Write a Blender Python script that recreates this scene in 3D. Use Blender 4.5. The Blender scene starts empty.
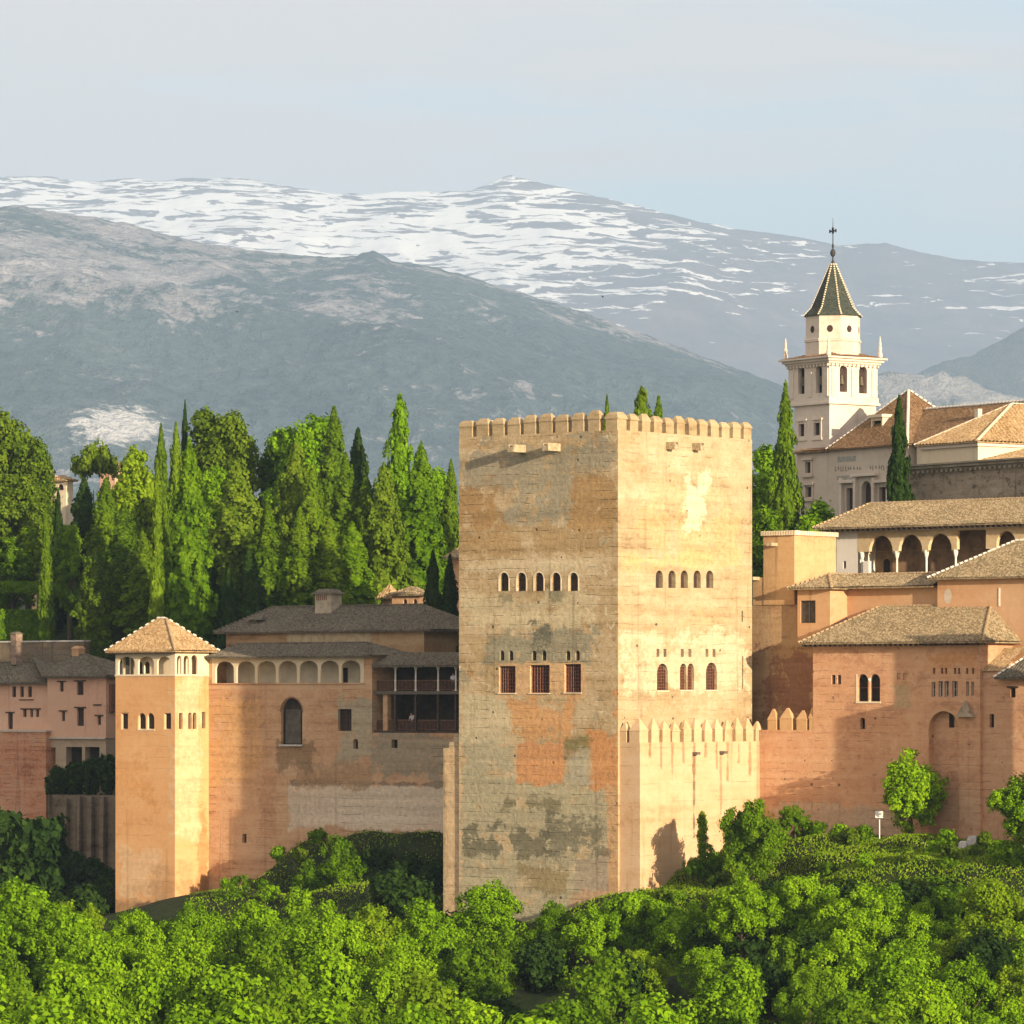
import bpy, math, random
import numpy as np
from mathutils import Vector

# ------------------------------------------------------------------ camera, light
F = 4500.0; HY = 700.0
TH = math.radians(39.7)
S = bpy.context.scene
COL = S.collection
cam_d = bpy.data.cameras.new('camera'); cam = bpy.data.objects.new('camera', cam_d); COL.objects.link(cam)
cam.location = (0, 0, 0); cam.rotation_euler = (math.radians(90), 0, 0)
cam_d.sensor_width = 36; cam_d.lens = 36 * F / 1024
cam_d.shift_y = (HY - 512) / 1024
cam_d.clip_start = 1; cam_d.clip_end = 40000
S.camera = cam

EPS = math.radians(15.0); EL = math.radians(10.9)
c_, s_ = math.cos(TH), math.sin(TH)
sh = Vector((math.cos(EPS) * c_ - math.sin(EPS) * s_, -math.cos(EPS) * s_ - math.sin(EPS) * c_, 0))
SUN = Vector((sh.x * math.cos(EL), sh.y * math.cos(EL), math.sin(EL)))
sd = bpy.data.lights.new('sun', 'SUN'); so = bpy.data.objects.new('sun', sd); COL.objects.link(so)
sd.energy = 5.0; sd.angle = math.radians(0.5); sd.color = (1.0, 0.82, 0.59)
so.rotation_euler = (-SUN).to_track_quat('-Z', 'Y').to_euler()

W = bpy.data.worlds.new('World'); S.world = W; W.use_nodes = True
wn = W.node_tree; wn.nodes.clear()
sky = wn.nodes.new('ShaderNodeTexSky'); sky.sky_type = 'NISHITA'; sky.sun_disc = False
sky.sun_elevation = EL; sky.sun_rotation = math.atan2(SUN.x, SUN.y)
sky.altitude = 700; sky.air_density = 1.0; sky.dust_density = 2.0; sky.ozone_density = 2.0
bg = wn.nodes.new('ShaderNodeBackground'); bg.inputs[1].default_value = 0.15
wo = wn.nodes.new('ShaderNodeOutputWorld')
# thin veil of high cloud, real direction of the sky
tc = wn.nodes.new('ShaderNodeTexCoord'); mp = wn.nodes.new('ShaderNodeMapping')
mp.inputs['Scale'].default_value = (3.0, 3.0, 22.0); mp.inputs['Rotation'].default_value = (0, math.radians(2), 0)
wn.links.new(tc.outputs['Generated'], mp.inputs[0])
cn = wn.nodes.new('ShaderNodeTexNoise'); cn.inputs['Scale'].default_value = 2.2; cn.inputs['Detail'].default_value = 6
wn.links.new(mp.outputs[0], cn.inputs['Vector'])
cr = wn.nodes.new('ShaderNodeMapRange'); cr.inputs[1].default_value = 0.40; cr.inputs[2].default_value = 0.62
cr.inputs[3].default_value = 0.45; cr.inputs[4].default_value = 1.0
# the veil is thicker towards the left (east)
sx = wn.nodes.new('ShaderNodeSeparateXYZ'); wn.links.new(tc.outputs['Generated'], sx.inputs[0])
cl = wn.nodes.new('ShaderNodeMapRange'); cl.inputs[1].default_value = 0.03; cl.inputs[2].default_value = -0.12; cl.inputs[3].default_value = -0.05; cl.inputs[4].default_value = 0.22
wn.links.new(sx.outputs[0], cl.inputs[0])
ad = wn.nodes.new('ShaderNodeMath'); ad.operation = 'ADD'; wn.links.new(cn.outputs[0], ad.inputs[0]); wn.links.new(cl.outputs[0], ad.inputs[1])
wn.links.new(ad.outputs[0], cr.inputs[0])
mx = wn.nodes.new('ShaderNodeMix'); mx.data_type = 'RGBA'
mx.inputs[7].default_value = (4.25, 3.68, 3.36, 1)
wn.links.new(cr.outputs[0], mx.inputs[0]); wn.links.new(sky.outputs[0], mx.inputs[6])
wn.links.new(mx.outputs[2], bg.inputs[0]); wn.links.new(bg.outputs[0], wo.inputs[0])

S.view_settings.view_transform = 'Standard'; S.view_settings.look = 'None'
S.view_settings.exposure = 0.62; S.view_settings.gamma = 1.0
S.render.engine = 'CYCLES'
S.cycles.use_denoising = True
S.cycles.max_bounces = 6; S.cycles.diffuse_bounces = 3; S.cycles.glossy_bounces = 1
S.cycles.transmission_bounces = 3; S.cycles.volume_bounces = 1; S.cycles.transparent_max_bounces = 4
S.cycles.caustics_reflective = False; S.cycles.caustics_refractive = False

# ------------------------------------------------------------------ node helpers
class NT:
    def __init__(s, name, rough=0.9):
        s.m = bpy.data.materials.new(name); s.m.use_nodes = True
        s.t = s.m.node_tree; s.t.nodes.clear()
        s.out = s.t.nodes.new('ShaderNodeOutputMaterial')
        s.b = s.t.nodes.new('ShaderNodeBsdfPrincipled')
        s.b.inputs['Roughness'].default_value = rough
        s.b.inputs['Specular IOR Level'].default_value = 0.15
        s.t.links.new(s.b.outputs[0], s.out.inputs[0])
        s.co = None
    def put(s, sock, v):
        if isinstance(v, bpy.types.NodeSocket): s.t.links.new(v, sock)
        elif isinstance(v, (tuple, list)) and len(v) == 3 and sock.type == 'RGBA': sock.default_value = (*v, 1)
        else: sock.default_value = v
    def obj(s):
        if s.co is None: s.co = s.t.nodes.new('ShaderNodeTexCoord').outputs['Object']
        return s.co
    def map(s, scale, loc=(0, 0, 0), vec=None):
        n = s.t.nodes.new('ShaderNodeMapping'); s.put(n.inputs[0], vec or s.obj())
        n.inputs['Scale'].default_value = scale; n.inputs['Location'].default_value = loc
        return n.outputs[0]
    def noise(s, scale=1.0, vec=None, detail=4, rough=0.55, dist=0.0, out=0):
        n = s.t.nodes.new('ShaderNodeTexNoise'); s.put(n.inputs['Vector'], vec or s.obj())
        n.inputs['Scale'].default_value = scale; n.inputs['Detail'].default_value = detail
        n.inputs['Roughness'].default_value = rough; n.inputs['Distortion'].default_value = dist
        return n.outputs[out]
    def voro(s, scale, vec=None, out=0):
        n = s.t.nodes.new('ShaderNodeTexVoronoi'); s.put(n.inputs['Vector'], vec or s.obj())
        n.inputs['Scale'].default_value = scale
        return n.outputs[out]
    def math(s, op, a, b=0.0, clamp=False):
        n = s.t.nodes.new('ShaderNodeMath'); n.operation = op; n.use_clamp = clamp
        s.put(n.inputs[0], a); s.put(n.inputs[1], b)
        return n.outputs[0]
    def vmath(s, op, a, b=(0, 0, 0)):
        n = s.t.nodes.new('ShaderNodeVectorMath'); n.operation = op
        s.put(n.inputs[0], a); s.put(n.inputs[1], b)
        return n.outputs[0]
    def rng(s, v, a, b, c=0.0, d=1.0):
        n = s.t.nodes.new('ShaderNodeMapRange'); n.interpolation_type = 'SMOOTHSTEP'
        s.put(n.inputs[0], v)
        for i, x in enumerate((a, b, c, d)): n.inputs[i + 1].default_value = x
        return n.outputs[0]
    def ramp(s, v, stops):
        n = s.t.nodes.new('ShaderNodeValToRGB'); s.put(n.inputs[0], v)
        e = n.color_ramp.elements
        while len(e) < len(stops): e.new(0.5)
        for k, (p, c) in zip(e, stops): k.position = p; k.color = (*c, 1)
        return n.outputs[0]
    def mix(s, f, a, b, mode='MIX'):
        n = s.t.nodes.new('ShaderNodeMix'); n.data_type = 'RGBA'; n.blend_type = mode
        s.put(n.inputs[0], f); s.put(n.inputs[6], a); s.put(n.inputs[7], b)
        return n.outputs[2]
    def sep(s, v=None):
        n = s.t.nodes.new('ShaderNodeSeparateXYZ'); s.put(n.inputs[0], v or s.obj()); return n.outputs
    def bump(s, h, strength=0.5, dist=0.1):
        n = s.t.nodes.new('ShaderNodeBump'); s.put(n.inputs['Height'], h)
        n.inputs['Strength'].default_value = strength; n.inputs['Distance'].default_value = dist
        s.t.links.new(n.outputs[0], s.b.inputs['Normal'])
    def done(s, col):
        s.put(s.b.inputs['Base Color'], col); return s.m
    def boxmask(s, box, nz, amp=1.0, soft=0.15):
        # weathered patch: a box (centre, half size, in metres on the wall) with a ragged outline
        c, h = box
        if not hasattr(s, 'pw'):
            g = s.t.nodes.new('ShaderNodeNewGeometry'); mp = s.t.nodes.new('ShaderNodeMapping'); s.t.links.new(g.outputs['Position'], mp.inputs[0])
            mp.inputs['Rotation'].default_value = (0, 0, TH); mp.inputs['Location'].default_value = (-(PAL.ox * PAL.c - PAL.oy * PAL.s), -(PAL.ox * PAL.s + PAL.oy * PAL.c), 0)
            s.pw = mp.outputs[0]      # palace grid coordinates of the wall
        d = s.vmath('SUBTRACT', s.vmath('ABSOLUTE', s.vmath('SUBTRACT', s.pw, c)), h)
        o = s.sep(d)
        m = s.math('MAXIMUM', s.math('MAXIMUM', o[0], o[1]), o[2])
        m = s.math('ADD', m, s.math('MULTIPLY', s.math('SUBTRACT', nz, 0.5), amp * 4.2))
        return s.rng(m, soft, -soft)

def lerp3(a, b, t): return tuple(x + (y - x) * t for x, y in zip(a, b))

def wall_mat(name, dark, mid, light, band=0.5, drip=0.35, patches=(), scale=1.0, bump=0.35, brick=False, course=0.0, blot=(), cs=1.0, holes=False):
    n = NT(name)
    big = n.noise(1.0, n.map((.11 * scale, .11 * scale, .2 * scale)), 6, .62, .4)
    bnd = n.noise(1.0, n.map((.06 * scale, .06 * scale, 1.0 * scale)), 5, .6)
    fine = n.noise(2.2 * scale, None, 8, .7)
    spot = n.noise(.55 * scale, n.map((1, 1, 1.6), (7, 3, 1)), 6, .65)
    v = n.math('ADD', n.math('MULTIPLY', big, .55), n.math('MULTIPLY', bnd, .35 * band))
    v = n.math('ADD', v, n.math('MULTIPLY', fine, .3))
    v = n.math('ADD', v, n.math('MULTIPLY', spot, .25))
    tot = (.55 + .35 * band + .3 + .25) * .5
    v = n.math('SUBTRACT', v, tot - .5)
    col = n.ramp(v, [(.34, dark), (.46, mid), (.55, lerp3(mid, light, .45)), (.66, light)])
    nz = n.noise(.33, n.map((1, 1, 1.25)), 9, .74)
    for thr, sc_, cc, am in blot:
        bm = n.noise(1.0, n.map((.30 * sc_, .30 * sc_, .42 * sc_), (sc_ * 7, 3, sc_)), 8, .72, .6)
        col = n.mix(n.math('MULTIPLY', n.rng(bm, thr, thr + .07), am), col, cc)
    tint = n.rng(n.math('ADD', n.math('MULTIPLY', fine, .6), n.math('MULTIPLY', bnd, .4)), .35, .65, .72, 1.18) if patches else None
    for p in patches:
        box, pc, amt = p[0], p[1], p[2]
        amp = p[3] if len(p) > 3 else 2.0
        soft = p[4] if len(p) > 4 else .25
        m = n.boxmask(box, nz, amp, soft)
        pcol = n.vmath('MULTIPLY', pc, tint)
        col = n.mix(n.math('MULTIPLY', m, amt), col, pcol)
    if drip:
        dr = n.noise(1.0, n.map((1.1, 1.1, .055)), 5, .6)
        col = n.mix(n.math('MULTIPLY', n.rng(dr, .56, .72), drip), col, tuple(x * .45 for x in dark))
    lo = n.noise(1.0, n.map((.35, .35, 3.2)), 4, .6)
    col = n.mix(n.math('MULTIPLY', n.rng(lo, .6, .72), .35 * band), col, tuple(x * .6 for x in dark))
    h = n.math('ADD', n.math('MULTIPLY', fine, .6), n.math('MULTIPLY', bnd, .5))
    if holes:       # putlog holes left by the scaffolding, most of them filled again
        vo = n.t.nodes.new('ShaderNodeTexVoronoi'); vo.inputs['Randomness'].default_value = .45; vo.inputs['Scale'].default_value = .42; n.put(vo.inputs['Vector'], n.map((1, 1, 1.15), (.3, .2, .7)))
        hm = n.math('MULTIPLY', n.rng(vo.outputs['Distance'], .075, .05), n.rng(n.noise(.4, None, 3, .6), .46, .54))
        col = n.mix(n.math('MULTIPLY', hm, .8), col, tuple(x * .3 for x in dark)); h = n.math('SUBTRACT', h, hm)
    if course:      # lifts of rammed earth / brick bands: thin broken joints
        z = n.math('ADD', n.sep()[2], n.math('MULTIPLY', n.noise(.25, None, 3), .5))
        fr = n.math('FRACT', n.math('DIVIDE', z, course))
        ln = n.rng(n.math('ABSOLUTE', n.math('SUBTRACT', fr, .5)), .12 * .5 / course, 0.0)
        ln = n.math('MULTIPLY', ln, n.rng(n.noise(.6, n.map((1, 1, .4), (3, 9, 2)), 5, .7), .46, .62))
        col = n.mix(n.math('MULTIPLY', ln, .5 * cs), col, tuple(x * .5 for x in dark))
        lv = n.noise(1.0, n.map((.04, .04, .9 / course), (5, 2, 8)), 2, .5)
        col = n.mix(n.math('MULTIPLY', n.rng(lv, .52, .66), .2 * cs), col, tuple(min(1, x * 1.12) for x in light))
        h = n.math('SUBTRACT', h, n.math('MULTIPLY', ln, .5))
    if brick:
        br = n.t.nodes.new('ShaderNodeTexBrick')
        n.put(br.inputs['Vector'], n.map((1, 1, 1)))
        z = n.sep()
        w = n.math('SINE', n.math('MULTIPLY', z[2], 28.0))
        h = n.math('ADD', h, n.math('MULTIPLY', w, .12))
        n.t.nodes.remove(br)
    n.bump(h, bump, .25)
    return n.done(col)

def flat_mat(name, col, var=.25, scale=2.0, rough=.85, bump=.2):
    n = NT(name, rough)
    f = n.noise(scale, None, 5, .6)
    c = n.mix(n.rng(f, .3, .7), tuple(x * (1 - var) for x in col), tuple(min(1, x * (1 + var)) for x in col))
    n.bump(f, bump, .05)
    return n.done(c)

def tile_mat(name, a, b, c, moss=None):
    n = NT(name, .92)
    f = n.noise(4.5, None, 4, .75); g = n.noise(.35, None, 5, .6)
    cell = n.voro(5.5, n.map((1, 1, 1)), 1)
    cs = n.sep(cell)[0]
    v = n.math('ADD', n.math('MULTIPLY', f, .5), n.math('MULTIPLY', cs, .35))
    v = n.math('ADD', v, n.math('MULTIPLY', g, .25))
    col = n.ramp(v, [(.25, a), (.5, b), (.78, c)])
    if moss:
        col = n.mix(n.math('MULTIPLY', n.rng(n.noise(.7, None, 6, .7), .5, .68), .6), col, moss)
    n.bump(n.math('ADD', f, cs), .6, .08)
    return n.done(col)

def leaf_mat(name, c0, c1, c2, trans=.3):
    n = NT(name, .7)
    f = n.noise(.55, None, 3, .6)
    oi = n.t.nodes.new('ShaderNodeObjectInfo')
    g = n.t.nodes.new('ShaderNodeNewGeometry')
    v = n.math('ADD', n.math('MULTIPLY', f, .55), n.math('MULTIPLY', g.outputs['Random Per Island'], .3))
    v = n.math('ADD', v, n.math('MULTIPLY', oi.outputs['Random'], .2))
    col = n.ramp(v, [(.25, c0), (.52, c1), (.8, c2)])
    n.done(col); n.b.inputs['Specular IOR Level'].default_value = 0.04
    tr = n.t.nodes.new('ShaderNodeBsdfTranslucent'); n.put(tr.inputs[0], n.mix(.5, col, (c2[0] * 1.2, c2[1] * 1.1, c2[2] * .6)))
    ms = n.t.nodes.new('ShaderNodeMixShader'); ms.inputs[0].default_value = trans
    n.t.links.new(n.b.outputs[0], ms.inputs[1]); n.t.links.new(tr.outputs[0], ms.inputs[2])
    n.t.links.new(ms.outputs[0], n.out.inputs[0])
    return n.m

# ------------------------------------------------------------------ frames and meshes
class Fr:
    def __init__(s, th, ox, oy):
        s.th = th; s.c = math.cos(th); s.s = math.sin(th); s.ox = ox; s.oy = oy
    def w(s, u, v): return s.ox + u * s.c + v * s.s, s.oy - u * s.s + v * s.c
    def u_at(s, px, v):
        k = (px - 512) / F
        return (k * (s.oy + v * s.c) - s.ox - v * s.s) / (s.c + k * s.s)
    def v_at(s, px, u):
        k = (px - 512) / F
        return (k * (s.oy - u * s.s) - s.ox - u * s.c) / (s.s - k * s.c)
    def z_at(s, py, u, v): return (HY - py) / F * s.w(u, v)[1]
    def fhole(s, v, l):        # front-face openings: pixel measurements -> metres on that wall
        r = []
        for h in l:
            u0, u1 = s.u_at(h[0], v), s.u_at(h[1], v); um = (u0 + u1) / 2
            r.append((u0, u1, s.z_at(h[3], um, v), s.z_at(h[2], um, v), h[4] if len(h) > 4 else 'rect', *h[5:]))
        return r
    def rhole(s, u, l):
        r = []
        for h in l:
            v0, v1 = s.v_at(h[0], u), s.v_at(h[1], u); vm = (v0 + v1) / 2
            r.append((v0, v1, s.z_at(h[3], u, vm), s.z_at(h[2], u, vm), h[4] if len(h) > 4 else 'rect', *h[5:]))
        return r
    def world2(s, X, Y):       # inverse
        dx, dy = X - s.ox, Y - s.oy
        return dx * s.c - dy * s.s, dx * s.s + dy * s.c

PAL = Fr(TH, (618 - 512) / F * 400, 400.0)
CH = Fr(math.radians(55.5), (829.5 - 512) / F * 520, 520.0)

def tag(o, label=None, cat=None, group=None, kind=None):
    if label: o['label'] = label
    if cat: o['category'] = cat
    if group: o['group'] = group
    if kind: o['kind'] = kind
    return o

class Thing:
    def __init__(s, name, label, cat, fr, u, v, z, group=None):
        s.fr = fr; s.off = (u, v, z)
        s.o = bpy.data.objects.new(name, None); COL.objects.link(s.o)
        X, Y = fr.w(u, v); s.o.location = (X, Y, z); s.o.rotation_euler = (0, 0, -fr.th)
        s.o.empty_display_size = .5
        tag(s.o, label, cat, group)
    def mb(s): return MB(s.off)

def arch(kind, a0, a1, z0, z1):
    w = a1 - a0; cx = (a0 + a1) / 2
    if kind == 'rect': return [(a0, z1), (a1, z1)]
    if kind == 'round':
        r = w / 2; zs = z1 - r
        return [(cx - r * math.cos(t), zs + r * math.sin(t)) for t in [math.pi * i / 10 for i in range(11)]]
    if kind == 'seg':
        rise = .3 * w; zs = z1 - rise
        return [(cx - w / 2 * math.cos(t), zs + rise * math.sin(t)) for t in [math.pi * i / 10 for i in range(11)]]
    if kind == 'tall':          # stilted Moorish arch
        rise = .62 * w; zs = z1 - rise
        return [(cx - w / 2 * math.cos(t), zs + rise * (math.sin(t) ** .85)) for t in [math.pi * i / 10 for i in range(11)]]

class MB:
    def __init__(s, off=(0, 0, 0)): s.v = []; s.f = []; s.off = off
    def p(s, q): s.v.append((q[0] - s.off[0], q[1] - s.off[1], q[2] - s.off[2])); return len(s.v) - 1
    def face(s, pts): s.f.append([s.p(q) for q in pts])
    def box(s, u0, u1, v0, v1, z0, z1):
        i = [s.p(q) for q in ((u0, v0, z0), (u1, v0, z0), (u1, v1, z0), (u0, v1, z0), (u0, v0, z1), (u1, v0, z1), (u1, v1, z1), (u0, v1, z1))]
        for f in ((3, 2, 1, 0), (4, 5, 6, 7), (0, 1, 5, 4), (1, 2, 6, 5), (2, 3, 7, 6), (3, 0, 4, 7)): s.f.append([i[k] for k in f])
    def taper(s, u0, u1, v0, v1, z0, z1, du, dv):   # box whose top is inset
        i = [s.p(q) for q in ((u0, v0, z0), (u1, v0, z0), (u1, v1, z0), (u0, v1, z0), (u0 + du, v0 + dv, z1), (u1 - du, v0 + dv, z1), (u1 - du, v1 - dv, z1), (u0 + du, v1 - dv, z1))]
        for f in ((3, 2, 1, 0), (4, 5, 6, 7), (0, 1, 5, 4), (1, 2, 6, 5), (2, 3, 7, 6), (3, 0, 4, 7)): s.f.append([i[k] for k in f])
    def P(s, face, fx):
        if face == 'F': return lambda a, z, d: (a, fx + d, z)
        if face == 'R': return lambda a, z, d: (fx - d, a, z)
        if face == 'B': return lambda a, z, d: (a, fx - d, z)
        return lambda a, z, d: (fx + d, a, z)
    def panel(s, face, fx, a0, a1, z0, z1, holes=(), depth=.5):
        P = s.P(face, fx)
        A = sorted({a0, a1} | {h[0] for h in holes} | {h[1] for h in holes}); Z = sorted({z0, z1} | {h[2] for h in holes} | {h[3] for h in holes})
        A = [a for a in A if a0 - 1e-6 <= a <= a1 + 1e-6]; Z = [z for z in Z if z0 - 1e-6 <= z <= z1 + 1e-6]
        for i in range(len(A) - 1):
            for j in range(len(Z) - 1):
                ca, cz = (A[i] + A[i + 1]) / 2, (Z[j] + Z[j + 1]) / 2
                if any(h[0] < ca < h[1] and h[2] < cz < h[3] for h in holes): continue
                s.face([P(A[i], Z[j], 0), P(A[i + 1], Z[j], 0), P(A[i + 1], Z[j + 1], 0), P(A[i], Z[j + 1], 0)])
        for h in holes:
            top = arch(h[4], *h[:4])
            if h[4] != 'rect':
                for p, q in zip(top[:-1], top[1:]):
                    s.face([P(p[0], p[1], 0), P(q[0], q[1], 0), P(q[0], h[3], 0), P(p[0], h[3], 0)])
            loop = [(h[0], h[2])] + top + [(h[1], h[2])]
            dp = h[5] if len(h) > 5 else depth
            for p, q in zip(loop, loop[1:] + loop[:1]):
                s.face([P(p[0], p[1], 0), P(q[0], q[1], 0), P(q[0], q[1], dp), P(p[0], p[1], dp)])
    def pane(s, face, fx, h, depth, grow=.02):
        P = s.P(face, fx)
        top = arch(h[4], *h[:4])
        s.face([P(h[0] - grow, h[2] - grow, depth)] + [P(a + (grow if a > (h[0] + h[1]) / 2 else -grow), z + grow, depth) for a, z in top] + [P(h[1] + grow, h[2] - grow, depth)])
    def shell(s, u0, u1, v0, v1, z0, z1, fh=(), rh=(), depth=.5, top=True):
        s.panel('F', v0, u0, u1, z0, z1, fh, depth); s.panel('R', u1, v0, v1, z0, z1, rh, depth)
        s.face([(u0, v0, z0), (u0, v1, z0), (u0, v1, z1), (u0, v0, z1)]); s.face([(u0, v1, z0), (u1, v1, z0), (u1, v1, z1), (u0, v1, z1)])
        if top: s.face([(u0, v0, z1), (u1, v0, z1), (u1, v1, z1), (u0, v1, z1)])
    def slope(s, P0, P1, Q0, Q1, pitch=.3, amp=.055, seed=0):
        rnd = random.Random(seed)
        P0, P1, Q0, Q1 = map(Vector, (P0, P1, Q0, Q1))
        e = P1 - P0; L = e.length; e /= L
        q0 = (Q0 - P0).dot(e); q1 = (Q1 - P0).dot(e)
        up = Q0 - (P0 + e * q0); nrm = e.cross(up).normalized()
        if nrm.z < 0: nrm = -nrm
        n = max(2, int(L / (pitch / 4))); R = 5
        ph = [rnd.uniform(-.04, .04) for _ in range(R + 1)]
        prev = None
        for i in range(n + 1):
            t = L * i / n
            f = 1.0
            if t < q0: f = t / max(q0, 1e-6)
            elif t > q1: f = (L - t) / max(L - q1, 1e-6)
            f = max(f, 0.0)
            am = amp * (abs(math.cos(math.pi * t / pitch)) * 2 - 1) + rnd.uniform(-.008, .008)
            col = []
            for r in range(R + 1):
                g = f * r / R
                q = P0 + e * t + up * g + nrm * (am + ph[r] + .05 * math.sin(t * .7 + r) * .4)
                col.append(s.p(q))
            if prev:
                for r in range(R): s.f.append([prev[r], col[r], col[r + 1], prev[r + 1]])
            prev = col
    def hip(s, u0, u1, v0, v1, ze, zr, ra=None, rb=None, pitch=.3, amp=.055, thick=.16):
        # hip roof over a rectangle; ra, rb the ends of its ridge (u, v)
        um, vm = (u0 + u1) / 2, (v0 + v1) / 2
        ra = ra or (um, vm); rb = rb or ra
        A, B = (*ra, zr), (*rb, zr)
        c = [(u0, v0, ze), (u1, v0, ze), (u1, v1, ze), (u0, v1, ze)]
        if abs(ra[0] - rb[0]) >= abs(ra[1] - rb[1]):   # ridge along u
            s.slope(c[0], c[1], A, B, pitch, amp, 1); s.slope(c[1], c[2], B, B, pitch, amp, 2)
            s.slope(c[2], c[3], B, A, pitch, amp, 3); s.slope(c[3], c[0], A, A, pitch, amp, 4)
        else:                                           # ridge along v (ra front, rb back)
            s.slope(c[0], c[1], A, A, pitch, amp, 1); s.slope(c[1], c[2], A, B, pitch, amp, 2)
            s.slope(c[2], c[3], B, B, pitch, amp, 3); s.slope(c[3], c[0], B, A, pitch, amp, 4)
        s.box(u0 + .03, u1 - .03, v0 + .03, v1 - .03, ze - thick, ze - .045)
        return c, A, B
    def caps(s, p, q, r=.14, pitch=.45, fill=.72):
        p, q = Vector(p), Vector(q); d = q - p; L = d.length; d /= L
        side = d.cross(Vector((0, 0, 1))).normalized(); up = side.cross(d)
        n = max(1, int(L / pitch))
        for i in range(n):
            a = p + d * (L * i / n); b = p + d * (L * (i + fill) / n)
            ra, rb = r, r * .82
            ia = [s.p(a + side * ra * math.cos(t) + up * (ra * math.sin(t) + .02)) for t in [math.pi * k / 4 for k in range(5)]]
            ib = [s.p(b + side * rb * math.cos(t) + up * (rb * math.sin(t) + .02)) for t in [math.pi * k / 4 for k in range(5)]]
            for k in range(4): s.f.append([ia[k], ia[k + 1], ib[k + 1], ib[k]])
            s.f.append(ia[::-1]); s.f.append(ib)
    def lathe(s, c, prof, n=10, ang=0):
        rings = []
        for r, z in prof: rings.append([s.p((c[0] + r * math.cos(ang + 2 * math.pi * k / n), c[1] + r * math.sin(ang + 2 * math.pi * k / n), c[2] + z)) for k in range(n)])
        for a, b in zip(rings[:-1], rings[1:]):
            for k in range(n): s.f.append([a[k], a[(k + 1) % n], b[(k + 1) % n], b[k]])
        s.f.append(rings[0][::-1]); s.f.append(rings[-1])
    def tube(s, pts, rad, n=6):
        rings = []
        for i, q in enumerate(pts):
            q = Vector(q); a = Vector(pts[max(0, i - 1)]); b = Vector(pts[min(len(pts) - 1, i + 1)])
            d = (b - a).normalized(); x = d.cross(Vector((0.3, 1, .1))).normalized(); y = d.cross(x)
            r = rad[i] if isinstance(rad, (list, tuple)) else rad
            rings.append([s.p(q + x * r * math.cos(2 * math.pi * k / n) + y * r * math.sin(2 * math.pi * k / n)) for k in range(n)])
        for a, b in zip(rings[:-1], rings[1:]):
            for k in range(n): s.f.append([a[k], a[(k + 1) % n], b[(k + 1) % n], b[k]])
        s.f.append(rings[0][::-1]); s.f.append(rings[-1])
    def mesh(s, name, mat):
        m = bpy.data.meshes.new(name); m.from_pydata(s.v, [], s.f); m.update()
        if mat: m.materials.append(mat)
        return m
    def build(s, name, mat, parent=None, smooth=False):
        m = s.mesh(name, mat)
        if smooth: m.polygons.foreach_set('use_smooth', [True] * len(m.polygons))
        o = bpy.data.objects.new(name, m); COL.objects.link(o)
        if parent is not None: o.parent = parent.o if isinstance(parent, Thing) else parent
        return o

def windows(t, face, fx, holes, depth, pane_mat, bars=None, bar_mat=None, nx=0, nz=0, name='window', frame=0.0, frame_mat=None):
    for h in holes:
        dp = h[5] if len(h) > 5 else depth
        m = t.mb(); m.pane(face, fx, h, dp - .03)
        if nx or nz or frame:
            # frame / lattice is the window, its dark pane a sub-part
            b = t.mb(); P = b.P(face, fx); w = .045
            def bar(a0, a1, z0, z1, d0, d1):
                q = [P(a, z, d) for d in (d0, d1) for a, z in ((a0, z0), (a1, z0), (a1, z1), (a0, z1))]
                i = [b.p(x) for x in q]
                for f in ((0, 1, 2, 3), (7, 6, 5, 4), (0, 4, 5, 1), (1, 5, 6, 2), (2, 6, 7, 3), (3, 7, 4, 0)): b.f.append([i[k] for k in f])
            d0, d1 = dp - .16, dp - .08
            for i in range(1, nx + 1):
                a = h[0] + (h[1] - h[0]) * i / (nx + 1); bar(a - w / 2, a + w / 2, h[2], h[3] - (.0 if h[4] == 'rect' else .12 * (h[3] - h[2])), d0, d1)
            for j in range(1, nz + 1):
                z = h[2] + (h[3] - h[2]) * j / (nz + 1); bar(h[0], h[1], z - w / 2, z + w / 2, d0 - .004, d1 + .004)
            if frame:
                bar(h[0], h[0] + frame, h[2], h[3], d0 - .03, d1); bar(h[1] - frame, h[1], h[2], h[3], d0 - .03, d1)
                bar(h[0] + frame, h[1] - frame, h[2], h[2] + frame, d0 - .03, d1)
                if h[4] == 'rect': bar(h[0] + frame, h[1] - frame, h[3] - frame, h[3], d0 - .03, d1)
            o = b.build(name, bar_mat or frame_mat, t)
            m.build('pane', pane_mat, o)
        else:
            m.build(name, pane_mat, t)

def sill(t, face, fx, h, mat, out=.12, th=.12, ext=.12):
    m = t.mb(); P = m.P(face, fx)
    q = [P(a, z, d) for d in (-out, .002) for a, z in ((h[0] - ext, h[2] - th), (h[1] + ext, h[2] - th), (h[1] + ext, h[2] - .003), (h[0] - ext, h[2] - .003))]
    i = [m.p(x) for x in q]
    for f in ((0, 1, 2, 3), (7, 6, 5, 4), (0, 4, 5, 1), (1, 5, 6, 2), (2, 6, 7, 3), (3, 7, 4, 0)): m.f.append([i[k] for k in f])
    m.build('sill', mat, t)

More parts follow.
